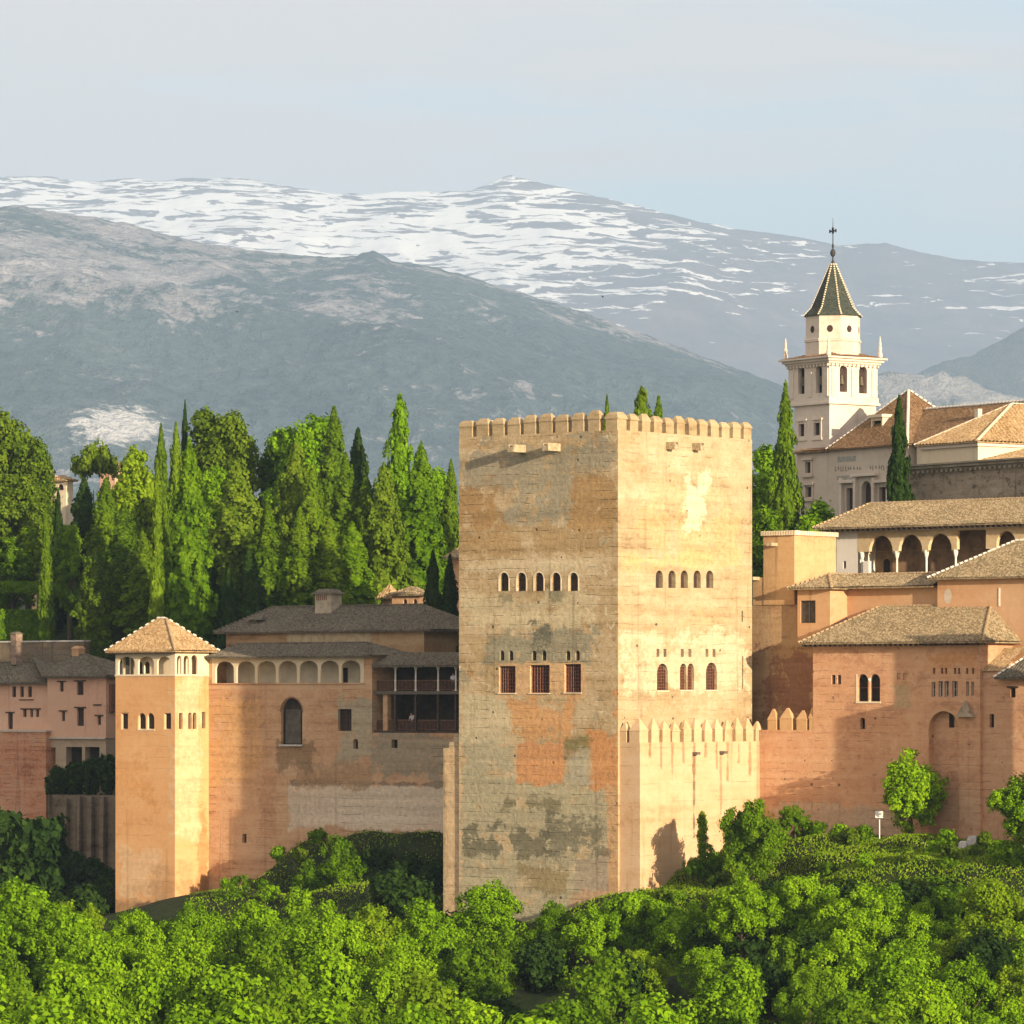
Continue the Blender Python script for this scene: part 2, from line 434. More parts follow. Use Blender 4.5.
# ------------------------------------------------------------------ terrain
def vnoise(x, y, seed=0):
    xi = np.floor(x).astype(np.int64); yi = np.floor(y).astype(np.int64); xf = x - xi; yf = y - yi
    def h(a, b):
        n = (a * 374761393 + b * 668265263 + seed * 1442695041) & 0x7fffffff
        n = ((n ^ (n >> 13)) * 1274126177) & 0x7fffffff
        return ((n ^ (n >> 16)) & 0xffff) / 65535.0
    u = xf * xf * (3 - 2 * xf); v = yf * yf * (3 - 2 * yf)
    return (h(xi, yi) * (1 - u) + h(xi + 1, yi) * u) * (1 - v) + (h(xi, yi + 1) * (1 - u) + h(xi + 1, yi + 1) * u) * v
def fbm(x, y, o=5, seed=0, ridge=False):
    r = np.zeros_like(x, dtype=float); a = 1.0; t = 0
    for i in range(o):
        n = vnoise(x, y, seed + i * 17)
        if ridge: n = 1 - np.abs(2 * n - 1)
        r += a * n; t += a; a *= .5; x = x * 2.03 + 11.3; y = y * 2.03 + 7.7
    return r / t

def grid_obj(name, X, Y, Z, mat, smooth=True):
    nr, nc = X.shape
    co = np.stack([X, Y, Z], -1).reshape(-1, 3).astype(np.float32)
    idx = np.arange(nr * nc).reshape(nr, nc)
    q = np.stack([idx[:-1, :-1], idx[:-1, 1:], idx[1:, 1:], idx[1:, :-1]], -1).reshape(-1)
    nf = (nr - 1) * (nc - 1)
    m = bpy.data.meshes.new(name)
    m.vertices.add(len(co)); m.vertices.foreach_set('co', co.reshape(-1))
    m.loops.add(nf * 4); m.loops.foreach_set('vertex_index', q.astype(np.int32))
    m.polygons.add(nf); m.polygons.foreach_set('loop_start', np.arange(0, nf * 4, 4, dtype=np.int32)); m.polygons.foreach_set('loop_total', np.full(nf, 4, np.int32))
    m.polygons.foreach_set('use_smooth', np.full(nf, smooth))
    m.update(calc_edges=True); m.materials.append(mat)
    o = bpy.data.objects.new(name, m); COL.objects.link(o)
    tag(o, kind='structure')
    return o

# control points of the slope in front of the walls: pixel, depth
gcp = [(540, 928, 404), (455, 918, 412), (640, 893, 400), (700, 868, 404), (760, 840, 408), (830, 836, 402), (920, 838, 396), (1010, 842, 390), (1080, 842, 386),
       (830, 850, 394), (920, 853, 388), (1010, 858, 382), (870, 925, 374), (980, 935, 370), (780, 900, 392),
       (145, 922, 452), (120, 922, 456), (205, 900, 456), (225, 862, 452), (330, 838, 437), (430, 831, 428), (380, 833, 432), (400, 885, 418), (300, 900, 425), (230, 905, 440),
       (60, 900, 470), (-20, 880, 490), (60, 940, 440), (-60, 930, 450), (560, 985, 380), (700, 975, 380), (400, 1000, 385), (200, 1005, 395), (60, 1005, 400), (860, 985, 360), (960, 985, 358)]
GX = np.array([(p - 512) / F * y for p, _, y in gcp]); GY = np.array([y for *_, y in gcp], float); GZ = np.array([(HY - q) / F * y for _, q, y in gcp])
ext = [(x, 350, -34 + (x > 15) * 4) for x in range(-70, 90, 20)] + [(x, 320, -40) for x in range(-80, 100, 20)] + [(x, 270, -50) for x in range(-90, 110, 25)]
GX = np.concatenate([GX, [e[0] for e in ext]]); GY = np.concatenate([GY, [float(e[1]) for e in ext]]); GZ = np.concatenate([GZ, [float(e[2]) for e in ext]])
U_L = PAL.u_at(112, 9.0)
def ground_z(X, Y):
    X = np.asarray(X, float); Y = np.asarray(Y, float)
    sh_ = X.shape; x = X.reshape(-1); y = Y.reshape(-1)
    d = (x[:, None] - GX) ** 2 + (y[:, None] - GY) ** 2 + 1.0
    w = d ** -1.6
    z = (w * GZ).sum(1) / w.sum(1)
    z += (fbm(x * .22, y * .22, 4, 5) - .5) * 1.1
    # valley towards the viewpoint
    t = np.clip((330 - y) / 260, 0, 1); z = z * (1 - t) + (-62) * t
    far = np.clip((np.abs(x) - 90) / 250, 0, 1); z = z * (1 - far) + (-50) * far
    # the palace terrace behind the walls
    dx, dy = x - PAL.ox, y - PAL.oy
    u = dx * PAL.c - dy * PAL.s; v = dx * PAL.s + dy * PAL.c
    vw = np.where(u > -3, 20.5, np.where(u > U_L, 13.0, 34.0))
    tl = -5 + np.clip((v - 30) * .6, 0, 13); tr = -5 + np.clip((v - 33) * 1.75, 0, 15.5) + np.clip((v - 42) * .4, 0, 8)
    kr = np.clip((u + 22) / 14, 0, 1); top = tl * (1 - kr) + tr * kr + np.clip((y - 540) * .1, 0, 14) - np.clip((y - 680) * .2, 0, 95)
    k = np.clip((v - vw) / 1.5, 0, 1); k = k * (1 - far)
    z = z * (1 - k) + top * k
    g = np.clip((y - 1000) / 400, 0, 1); z = z * (1 - g) + (-80) * g
    return z.reshape(sh_)
def gz(X, Y): return float(ground_z(np.array([X]), np.array([Y]))[0])

n = NT('ground_soil')
a = n.noise(.35, None, 6, .65); b = n.noise(1.8, None, 6, .7)
gc = n.ramp(n.math('ADD', n.math('MULTIPLY', a, .6), n.math('MULTIPLY', b, .4)), [(.3, (.006, .010, .003)), (.48, (.015, .026, .005)), (.6, (.032, .042, .010)), (.75, (.08, .062, .028))])
n.bump(b, .8, .3); M_ground = n.done(gc)
xs = np.concatenate([np.array([-9700, -5000, -3000, -1800, -1000, -600, -350, -200, -130]), np.arange(-95, 100, 1.25), np.array([130, 200, 350, 600, 1000, 1800, 3000, 5000, 9700])])
ys = np.concatenate([np.array([-300, -100, 0, 60, 120, 180, 220, 250, 275, 295, 310]), np.arange(320, 520, 1.25), np.arange(525, 700, 8), np.array([720, 760, 820, 900, 1000, 1200, 1500, 2000, 3000, 5000, 8000, 14000, 22000, 40000])])
GXg, GYg = np.meshgrid(xs, ys)
Zg = np.concatenate([ground_z(GXg[i:i + 20], GYg[i:i + 20]) for i in range(0, len(ys), 20)])
grid_obj('ground', GXg, GYg, Zg, M_ground)

def interp_profile(pts, k):
    px = k * F + 512
    return np.interp(px, [p[0] for p in pts], [p[1] for p in pts])

MS = 1.45      # the ranges stand 13 to 28 km away
def mountain(name, crest, Yb, Yc, zb, mat, amp, nscale, seed, pw=1.0, nk=520, nt=190, jag=4.0, klim=.21):
    Yb, Yc, zb, amp, nscale = Yb * MS, Yc * MS, zb * MS, amp * MS, nscale * MS
    k = np.linspace(-klim, klim, nk); t = np.concatenate([np.linspace(0, 1, nt), 1 + np.linspace(.03, .6, 14)])
    K, T = np.meshgrid(k, t)
    Yv = Yb + (Yc - Yb) * T; X = K * Yv
    zc = (HY - interp_profile(crest, K)) / F * Yc
    zc = zc + (fbm(K * 420, K * 0 + 3, 5, seed + 3) - .5) * jag / F * Yc
    Tc = np.clip(T, 0, 1)
    ks = np.ones(41) / 41; z1 = zc[0]; zs1 = np.convolve(np.pad(z1, 20, mode='edge'), ks, 'valid')     # sharp tops stay near the crest
    zc = zs1[None, :] + (z1 - zs1)[None, :] * np.clip((np.clip(T, 0, 1) - .82) / .18, 0, 1) ** 2
    Z = zb + (zc - zb) * Tc ** pw
    env = np.clip(Tc * 3, 0, 1) * np.clip((1 - Tc) * 5, 0, 1)
    wx = X + 0.4 * nscale * (fbm(X / nscale, Yv / nscale, 3, seed + 40) - .5)
    Z = Z + (fbm(wx / nscale, Yv / (nscale * 1.6), 6, seed, True) - .55) * amp * env
    Z = np.where(T > 1, zc - (T - 1) * (zc + 100) * 1.3, Z)
    return grid_obj(name, X, Yv, Z, mat)

crest_far = [(-480, 190), (-200, 182), (0, 177), (45, 176), (90, 182), (130, 178), (165, 181), (185, 178), (240, 178), (275, 184), (330, 193), (370, 194), (400, 191), (440, 192), (470, 191), (490, 182), (510, 175), (530, 180), (560, 187), (600, 197), (650, 209), (700, 222), (740, 229), (790, 236), (840, 245), (885, 243), (910, 250), (960, 260), (1024, 263), (1200, 275), (1500, 300)]
crest_foot = [(-480, 235), (-200, 212), (0, 207), (20, 206), (60, 212), (120, 222), (160, 233), (200, 242), (250, 250), (300, 255), (340, 257), (356, 255), (366, 251.5), (373, 250.5), (384, 255.5), (392, 260), (430, 266), (480, 280), (520, 292), (560, 305), (600, 318), (640, 333), (680, 348), (720, 362), (760, 377), (800, 392), (860, 420), (960, 480), (1100, 560), (1500, 690)]
crest_mid = [(-480, 690), (500, 600), (700, 470), (760, 425), (800, 400), (840, 385), (870, 375), (900, 372), (930, 374), (945, 372), (965, 379), (985, 388), (1024, 399), (1100, 410), (1300, 440), (1500, 500)]
crest_blue = [(-480, 690), (760, 560), (850, 430), (900, 385), (940, 362), (970, 356), (1000, 342), (1024, 326), (1080, 310), (1300, 300), (1500, 330)]

# distant ridge with streaks of old snow
n = NT('snow_rock'); n.co = n.map((1 / MS, 1 / MS, 1 / MS))
P = n.sep()
sv = n.map((1 / 170., 0.0, 1 / 22.))
wv = n.noise(1 / 420., None, 4, .6, 0, 1)
svw = n.vmath('ADD', sv, n.vmath('MULTIPLY', wv, (2.2, .3, 4.0)))
st = n.math('ADD', n.math('MULTIPLY', n.noise(.85, svw, 6, .55, .8), .75), n.math('MULTIPLY', n.noise(2.2, svw, 4, .55, .6), .25))
big = n.noise(1 / 1600., None, 4, .55)
# more snow high up and towards the left
alt = n.rng(P[2], 800, 1750, -.19, .035)
lat = n.rng(P[0], -500, 1500, .025, -.085)
s_ = n.math('ADD', st, n.math('ADD', alt, lat))
s_ = n.math('ADD', s_, n.math('MULTIPLY', n.math('SUBTRACT', big, .5), .28))
smask = n.rng(s_, .522, .540)
rk = n.ramp(n.noise(1 / 230., None, 7, .65), [(.3, (.085, .062, .065)), (.55, (.15, .112, .115)), (.75, (.23, .18, .18))])
col = n.mix(smask, rk, (.97, .97, .95))
n.bump(n.noise(1 / 160., None, 7, .65), .7, 50)
M_far = n.done(col)
c_, s_ = math.cos(TH), math.sin(TH)

def forest_mat(name, f0, f1, r0, r1, thr=(.53, .62), high=True, sc=1.0):
    n = NT(name); n.co = n.map((1 / MS, 1 / MS, 1 / MS))
    P = n.sep()
    d = n.noise(1 / 26. * sc, n.map((1, .6, 1)), 3, .7)
    fo = n.ramp(n.math('ADD', n.math('MULTIPLY', d, .6), n.math('MULTIPLY', n.noise(1 / 460., None, 4), .4)), [(.36, f0), (.66, f1)])
    rk = n.ramp(n.noise(1 / 70. * sc, None, 7, .7), [(.3, r0), (.7, r1)])
    m = n.math('ADD', n.math('MULTIPLY', n.noise(1 / 520., n.map((1, .5, 1.9)), 9, .7, .6), .68), n.math('MULTIPLY', n.noise(1 / 95., n.map((1, .6, 1.5)), 7, .72, .4), .32))
    if high: m = n.math('ADD', m, n.rng(P[2], 450, 870, -.02, .06))
    m = n.math('ADD', m, n.math('MULTIPLY', n.math('SUBTRACT', d, .5), .22))
    if high:        # bare crags on the upper left shoulder, woods in the middle
        m = n.math('ADD', m, n.math('MULTIPLY', n.rng(P[0], -450, -800, 0, .008), n.rng(P[2], 430, 620)))
        m = n.math('SUBTRACT', m, n.math('MULTIPLY', n.rng(P[0], -520, -200, 0, .055), n.rng(P[2], 430, 600)))
    mask = n.math('MULTIPLY', n.rng(m, *thr), .9)
    col = n.mix(mask, fo, rk)
    if high:        # an old quarry
        qd = n.vmath('MULTIPLY', n.vmath('SUBTRACT', n.obj(), (-559, 6500, 380)), (1 / 62., 1 / 400., 1 / 42.))
        qn = n.t.nodes.new('ShaderNodeVectorMath'); qn.operation = 'LENGTH'; n.put(qn.inputs[0], qd)
        qv = n.math('ADD', qn.outputs['Value'], n.math('MULTIPLY', n.math('SUBTRACT', n.noise(1 / 30., None, 6, .7), .5), 2.4))
        col = n.mix(n.rng(qv, 1.15, .7), col, n.mix(n.noise(1 / 12., None, 4, .7), (.55, .52, .48), (.88, .86, .82)))
    n.bump(n.math('ADD', d, n.noise(1 / 70., None, 6, .7)), 1.0, 45)
    return n.done(col)
M_foot = forest_mat('foothill_scrub', (.034, .064, .078), (.125, .16, .158), (.14, .135, .145), (.66, .61, .60), (.497, .56))
M_mid = forest_mat('pale_rock_slope', (.10, .10, .09), (.2, .18, .16), (.30, .27, .24), (.62, .58, .53), (.42, .55), False)
M_blue = forest_mat('far_scrub', (.05, .065, .06), (.12, .12, .11), (.2, .18, .17), (.35, .32, .3), (.5, .6), False)
mountain('snow_mountain', crest_far, 12500, 19000, -140, M_far, 300, 1450, 3, 1.0, 620, 240, 2.0)
mountain('far_hill', crest_blue, 10000, 12000, -140, M_blue, 200, 690, 21, .9, 420, 120, 5.0)
mountain('rocky_hill', crest_mid, 8000, 9200, -140, M_mid, 160, 370, 31, .9, 420, 120, 9.0)
mountain('foothill', crest_foot, 4200, 9000, -140, M_foot, 190, 640, 11, .95, 700, 320, 4.0)

# the air between here and the mountains
hz = MB(); hz.box(-9800, 9800, -340, 45000, -230, 3700)
HZ_m = bpy.data.materials.new('haze_air'); HZ_m.use_nodes = True
t_ = HZ_m.node_tree; t_.nodes.clear()
ho = t_.nodes.new('ShaderNodeOutputMaterial'); hv = t_.nodes.new('ShaderNodeVolumePrincipled')
hv.inputs['Color'].default_value = (.55, .76, 1.0, 1); hv.inputs['Density'].default_value = 4.5e-5; hv.inputs['Anisotropy'].default_value = 0.0
t_.links.new(hv.outputs[0], ho.inputs['Volume'])
hb = hz.build('haze', HZ_m); tag(hb, kind='stuff')

# ------------------------------------------------------------------ materials
cream = (.62, .48, .30)
def lf(px0, px1, py0, py1, v=0.0, dv=.6):
    u0, u1 = PAL.u_at(px0, v), PAL.u_at(px1, v); um = (u0 + u1) / 2
    za, zb = PAL.z_at(py1, um, v), PAL.z_at(py0, um, v)
    return ((um, v, (za + zb) / 2), ((u1 - u0) / 2, dv, (zb - za) / 2))
def rf(px0, px1, py0, py1, u=0.0, du=.6):
    v0, v1 = PAL.v_at(px0, u), PAL.v_at(px1, u); vm = (v0 + v1) / 2
    za, zb = PAL.z_at(py1, u, vm), PAL.z_at(py0, u, vm)
    return ((u, vm, (za + zb) / 2), (du, (v1 - v0) / 2, (zb - za) / 2))
ZB = -24.0       # base of the great tower
tp = [
 (lf(440, 625, 775, 930), (.38, .34, .22), .95, 2.2, .4),
 (lf(462, 514, 695, 745), (.52, .44, .28), .8, 2.0),
 (lf(462, 512, 745, 775), (.36, .33, .22), .8, 1.6),
 (lf(462, 612, 445, 520), (.30, .27, .19), .85, 3.5, .5),
 (lf(458, 500, 488, 535), (.36, .22, .09), .9, 2.2),
 (lf(572, 616, 472, 530), (.37, .23, .095), .9, 2.2),
 (lf(458, 612, 532, 556), (.38, .25, .11), .7, 2.5),
 (lf(465, 600, 562, 572), (.56, .47, .30), .75, 2.0),
 (lf(466, 592, 596, 628), (.56, .47, .29), .8, 2.2),
 (lf(487, 592, 632, 663), (.27, .25, .17), .85, 2.0),
 (lf(533, 549, 626, 644), (.12, .12, .085), .85, 2.2, .3),
 (lf(500, 512, 594, 600), (.2, .19, .11), .7, 1.2), (lf(552, 562, 593, 601), (.2, .19, .11), .7, 1.2),
 (lf(499, 585, 664, 697), (.58, .37, .19), .9, .8, .12),
 (lf(512, 572, 700, 742), (.54, .29, .12), .92, 1.6),
 (lf(517, 563, 742, 784), (.56, .28, .12), .97, .7, .08),
 (lf(588, 620, 733, 790), (.55, .26, .10), .92, 1.4, .12),
 (lf(616, 622, 690, 780), (.55, .27, .11), .9, 1.2, .15),
 (lf(606, 640, 785, 930), (.52, .31, .15), .9, 1.2, .12),
 (lf(566, 588, 738, 752), (.20, .18, .07), .8, 1.2),
 (lf(570, 590, 752, 785), (.40, .36, .25), .9, 1.0),
 (lf(505, 560, 799, 808), (.17, .15, .08), .8, 1.6),
 (lf(462, 545, 832, 852), (.13, .12, .075), .8, 3.2),
 (lf(548, 606, 824, 856), (.15, .14, .09), .75, 3.4),
 (lf(520, 568, 868, 892), (.26, .19, .08), .7, 2.2),
 (lf(574, 608, 858, 890), (.36, .29, .20), .95, .6, .08),
 (lf(570, 606, 893, 940), (.48, .30, .17), .8, 1.4),
 (lf(443, 461, 745, 925), (.60, .42, .24), .85, 1.0, .1),
]
tq = [
 # sunlit side
 (rf(640, 738, 512, 556), (.56, .37, .17), .6, 3.0),
 (rf(626, 740, 555, 568), (.60, .38, .17), .6, 2.0),
 (rf(690, 728, 466, 480), (.40, .33, .19), .6, 1.5),
 (rf(650, 728, 480, 510), (.48, .38, .21), .5, 2.0),
 (rf(685, 708, 480, 525), (.68, .56, .38), .8, 1.8),
 (rf(690, 730, 618, 632), (.40, .33, .18), .5, 1.5),
 (rf(700, 720, 632, 668), (.44, .36, .2), .5, 1.6),
 (rf(622, 750, 634, 690), (.62, .50, .33), .7, 2.6),
]
M_tower = wall_mat('weathered_tower_wall', (.19, .13, .065), (.41, .295, .155), (.60, .48, .31), 1.0, .35, tp, 1.0, .6, False, .85, [(.56, 1.0, (.27, .245, .165), .7), (.57, 1.7, (.33, .19, .075), .75), (.56, 2.6, (.62, .52, .36), .8), (.60, 3.5, (.12, .10, .06), .6)], .2, True)
M_tower2 = wall_mat('weathered_tower_side', (.22, .155, .08), (.40, .295, .165), (.55, .44, .29), 1.0, .42, tq, 1.0, .6, False, .85, [(.57, 1.2, (.36, .29, .165), .6), (.57, 1.9, (.50, .31, .14), .5), (.60, 3.0, (.24, .19, .11), .5)], .22, True)
_bu = PAL.u_at(640, .25)
bp = [(rf(692.8, 695, 755, 838, _bu), (.13, .10, .065), .85, .35, .06), (rf(719.8, 722, 754, 815, _bu), (.30, .20, .11), .7, .35, .06), (rf(640.5, 700, 806, 811, _bu), (.50, .33, .18), .5, .5, .1)]
for k_ in range(11):
    x_ = 650 + k_ * 11.1; bp.append((rf(x_ - 1.1, x_ + 1.1, 742, 757 + (k_ * 7 % 5) * 6, _bu), (.30, .18, .09), .8, .25, .1))
M_bast = wall_mat('bastion_plaster', (.44, .25, .125), (.56, .365, .205), (.62, .45, .29), .8, .45, bp, 1.0, .25, False, 1.6)
_pu = PAL.u_at(175, 5.0)
pp = [(rf(197, 209, 800, 905, _pu), (.42, .20, .075), .75, 1.0, .2), (rf(178, 192, 860, 900, _pu), (.50, .27, .12), .6, 1.3), (rf(176, 200, 675, 840, _pu), (.66, .47, .27), .8, 1.2, .4),
 (lf(118, 160, 850, 900, 5.0), (.66, .47, .28), .6, 2.2), (lf(150, 176, 870, 920, 5.0), (.48, .27, .12), .6, 1.6), (lf(115, 175, 900, 925, 5.0), (.36, .22, .11), .7, 1.2), (lf(116, 150, 760, 800, 5.0), (.60, .29, .10), .5, 2.4)]
M_pent = wall_mat('mirador_plaster', (.50, .25, .10), (.62, .335, .145), (.68, .41, .20), .4, .3, pp, .8, .25, False, 1.1, [(.59, 2.2, (.46, .24, .11), .5), (.60, 3.4, (.68, .47, .28), .4)], .35)
M_lwall = wall_mat('gallery_wall', (.28, .155, .085), (.52, .31, .17), (.64, .45, .28), 1.0, .3, [
    (lf(290, 446, 785, 829, 9.8, .6), (.66, .55, .41), .9, .9, .12), (lf(290, 446, 782, 785, 9.8, .6), (.16, .11, .07), .7, .6, .1), (lf(338, 372, 700, 760, 9.8, .6), (.40, .36, .25), .8, 1.6),
    (lf(372, 450, 735, 775, 9.8, .6), (.30, .27, .19), .8, 2.0), (lf(300, 372, 765, 786, 9.8, .6), (.40, .26, .14), .7, 1.6),
    (lf(276, 312, 742, 772, 9.8, .6), (.22, .15, .08), .7, 1.4), (lf(205, 260, 700, 780, 9.8, .6), (.60, .36, .15), .6, 2.5), (lf(260, 276, 765, 840, 9.8, .6), (.50, .28, .15), .7, 1.5)], 1.0, .45, False, .8, [(.57, 1.4, (.36, .26, .17), .6), (.58, 2.4, (.55, .30, .15), .5), (.60, 3.6, (.18, .12, .08), .6)])
M_rwall = wall_mat('palace_brick_wall', (.34, .18, .105), (.55, .305, .17), (.64, .41, .25), .9, .2, [
    (lf(770, 900, 805, 850, 18, .6), (.50, .40, .28), .7, 2.0), (lf(894, 910, 686, 708, 18, .6), (.44, .33, .18), .8, .5),
    (lf(926, 972, 655, 668, 18, .6), (.55, .27, .11), .7, 1.4)], 1.1, .4, False, .7, [(.55, 1.1, (.44, .23, .135), .7), (.56, 2.3, (.64, .42, .26), .65), (.59, 3.6, (.26, .14, .08), .6)], 1.0, True)
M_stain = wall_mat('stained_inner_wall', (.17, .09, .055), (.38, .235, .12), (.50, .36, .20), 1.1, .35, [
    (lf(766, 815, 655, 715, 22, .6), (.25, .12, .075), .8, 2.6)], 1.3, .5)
M_ochre = wall_mat('ochre_plaster', (.38, .205, .10), (.54, .315, .165), (.60, .40, .235), .6, .4, (), .8, .2, False, 0, [(.59, 2.0, (.44, .25, .13), .5)])
M_pink = wall_mat('pink_plaster', (.46, .25, .155), (.64, .38, .25), (.70, .47, .33), .4, .35, (), .9, .2)
M_pinkbrick = wall_mat('red_brick_wall', (.30, .12, .06), (.54, .25, .135), (.60, .37, .23), 1.0, .3, (), 1.4, .5, False, .45, [(.56, 1.8, (.46, .36, .26), .6), (.57, 3, (.28, .12, .07), .6)])
M_white = wall_mat('white_plaster', (.60, .54, .46), (.72, .66, .57), (.78, .73, .65), .2, .2, (), .8, .1)
M_cream = wall_mat('cream_plaster', (.60, .47, .30), (.70, .58, .40), (.76, .66, .49), .2, .2, (), .8, .12)
M_church = wall_mat('church_stone', (.48, .40, .32), (.64, .545, .44), (.72, .64, .54), .3, .25, (), 1.0, .2)
M_grey = wall_mat('grey_render', (.40, .33, .25), (.54, .455, .355), (.62, .54, .44), .3, .4, (), .8, .2, False, 0, [(.58, 1.5, (.42, .37, .30), .5)])
M_dkstone = wall_mat('dark_weathered_stone', (.10, .08, .055), (.32, .26, .185), (.48, .40, .30), .6, .6, (), 1.8, .6, False, 0, [(.54, 3.2, (.11, .095, .06), .75), (.57, 5, (.45, .38, .29), .5)])
M_rub = wall_mat('rubble_wall', (.07, .055, .035), (.17, .13, .085), (.27, .21, .14), .6, .8, (), 1.6, .7)
M_stucco = wall_mat('carved_stucco', (.44, .30, .15), (.58, .43, .24), (.68, .55, .36), .5, .1, (), 3.0, .5)
M_tile = tile_mat('clay_roof_tile', (.09, .063, .034), (.24, .175, .095), (.47, .37, .225), (.14, .125, .065))
M_tile2 = tile_mat('orange_roof_tile', (.17, .10, .04), (.37, .24, .11), (.58, .42, .24))
M_tile3 = tile_mat('red_brown_roof_tile', (.085, .048, .024), (.19, .11, .052), (.34, .22, .12))
M_tileg = tile_mat('grey_roof_tile', (.05, .042, .03), (.13, .11, .08), (.23, .195, .14), (.10, .10, .06))
M_spout = flat_mat('worn_limestone', (.40, .32, .20), .3, 3)
M_mort = flat_mat('mortar_caps', (.72, .66, .54), .2, 6)
M_capc = flat_mat('clay_caps', (.42, .30, .17), .3, 5)
M_dark = flat_mat('dark_interior', (.022, .017, .014), .3, 3)
M_dark2 = flat_mat('deep_window', (.055, .035, .028), .3, 3)
M_latt = flat_mat('red_lattice_wood', (.20, .085, .05), .3, 5)
M_wood = flat_mat('dark_timber', (.075, .052, .036), .35, 4)
M_woodg = flat_mat('grey_timber', (.13, .11, .085), .3, 4)
M_marble = flat_mat('pale_marble', (.78, .72, .62), .12, 5, .5)
M_post = flat_mat('pale_post', (.60, .55, .46), .2, 5)
M_iron = flat_mat('dark_iron', (.05, .05, .055), .2, 8, .5)
M_slate = tile_mat('green_glazed_tile', (.024, .030, .024), (.048, .058, .046), (.08, .09, .07))
M_whitep = flat_mat('white_paint', (.8, .78, .72), .06, 5, .6)
M_trunk = flat_mat('bark', (.10, .075, .05), .4, 6)
M_stone = flat_mat('pale_stone', (.55, .52, .47), .2, 6)
L_bright = leaf_mat('leaf_bright', (.048, .112, .002), (.145, .285, .004), (.26, .41, .009), .16)
L_yellow = leaf_mat('leaf_yellow_green', (.075, .14, .004), (.18, .295, .007), (.285, .39, .015), .32)
L_mid = leaf_mat('leaf_mid', (.028, .072, .002), (.095, .195, .004), (.18, .29, .009), .28)
L_olive = leaf_mat('leaf_olive', (.032, .066, .004), (.095, .16, .008), (.175, .245, .015), .2)
L_cyp = leaf_mat('leaf_cypress', (.025, .056, .003), (.085, .155, .005), (.165, .25, .010), .15)
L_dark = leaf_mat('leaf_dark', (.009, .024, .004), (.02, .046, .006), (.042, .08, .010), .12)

# ------------------------------------------------------------------ the great square tower
u = PAL.u_at; 
TU0 = PAL.u_at(459, 0); TV1 = PAL.v_at(752, 0)
ztop_l = PAL.z_at(431, -3, 0)
t = Thing('square_tower', 'huge square weathered stone tower with battlements in the middle of the scene', 'tower', PAL, 0, 0, ZB)
FL_up = PAL.fhole(0, [(x - 4.6, x + 4.6, 572.5, 591, 'round') for x in (504, 521.5, 539, 556, 573.5)])
FL_sm = PAL.fhole(0, [(x - 2.2, x + 2.2, 650.5, 660.5, 'round') for x in (502, 511, 534, 544, 568, 577.5)])
FL_bg = PAL.fhole(0, [(499, 515.5, 666, 693), (530, 549.5, 665, 693), (564.5, 581, 664, 692.5)])
FR_up = PAL.rhole(0, [(x - 3.6, x + 3.6, 570.5, 588, 'round') for x in (659.3, 672, 684.3, 697.2, 709.8)])
FR_sm = PAL.rhole(0, [(x - 1.5, x + 1.5, 649, 657) for x in (658, 665, 682.3, 690, 707, 714)])
FR_bg = PAL.rhole(0, [(657, 668, 663.5, 690.5, 'tall'), (680, 686.6, 663.5, 690, 'tall'), (687.4, 694, 663.5, 690, 'tall'), (706, 717, 662.5, 690, 'tall')])
FR_sl = PAL.rhole(0, [(741.5, 743, 611, 622), (742, 743.3, 656, 689)])
m = t.mb()
m.panel('F', 0, TU0, 0, ZB, ztop_l, FL_up + FL_sm + FL_bg, .45)
m.build('wall', M_tower, t); m = t.mb()
m.panel('R', 0, 0, TV1, ZB, ztop_l, FR_up + FR_sm + FR_bg + FR_sl, .5)
m.face([(TU0, 0, ZB), (TU0, TV1, ZB), (TU0, TV1, ztop_l), (TU0, 0, ztop_l)]); m.face([(TU0, TV1, ZB), (0, TV1, ZB), (0, TV1, ztop_l), (TU0, TV1, ztop_l)])
m.face([(TU0 + .7, .7, ztop_l - .9), (-.7, .7, ztop_l - .9), (-.7, TV1 - .7, ztop_l - .9), (TU0 + .7, TV1 - .7, ztop_l - .9)])
for q in (((TU0, 0), (0, 0), (-.7, .7), (TU0 + .7, .7)), ((0, 0), (0, TV1), (-.7, TV1 - .7), (-.7, .7)), ((0, TV1), (TU0, TV1), (TU0 + .7, TV1 - .7), (-.7, TV1 - .7)), ((TU0, TV1), (TU0, 0), (TU0 + .7, .7), (TU0 + .7, TV1 - .7))):
    m.face([(*p, ztop_l) for p in q]); m.face([(*q[3], ztop_l), (*q[2], ztop_l), (*q[2], ztop_l - .9), (*q[3], ztop_l - .9)])
m.build('wall', M_tower2, t)
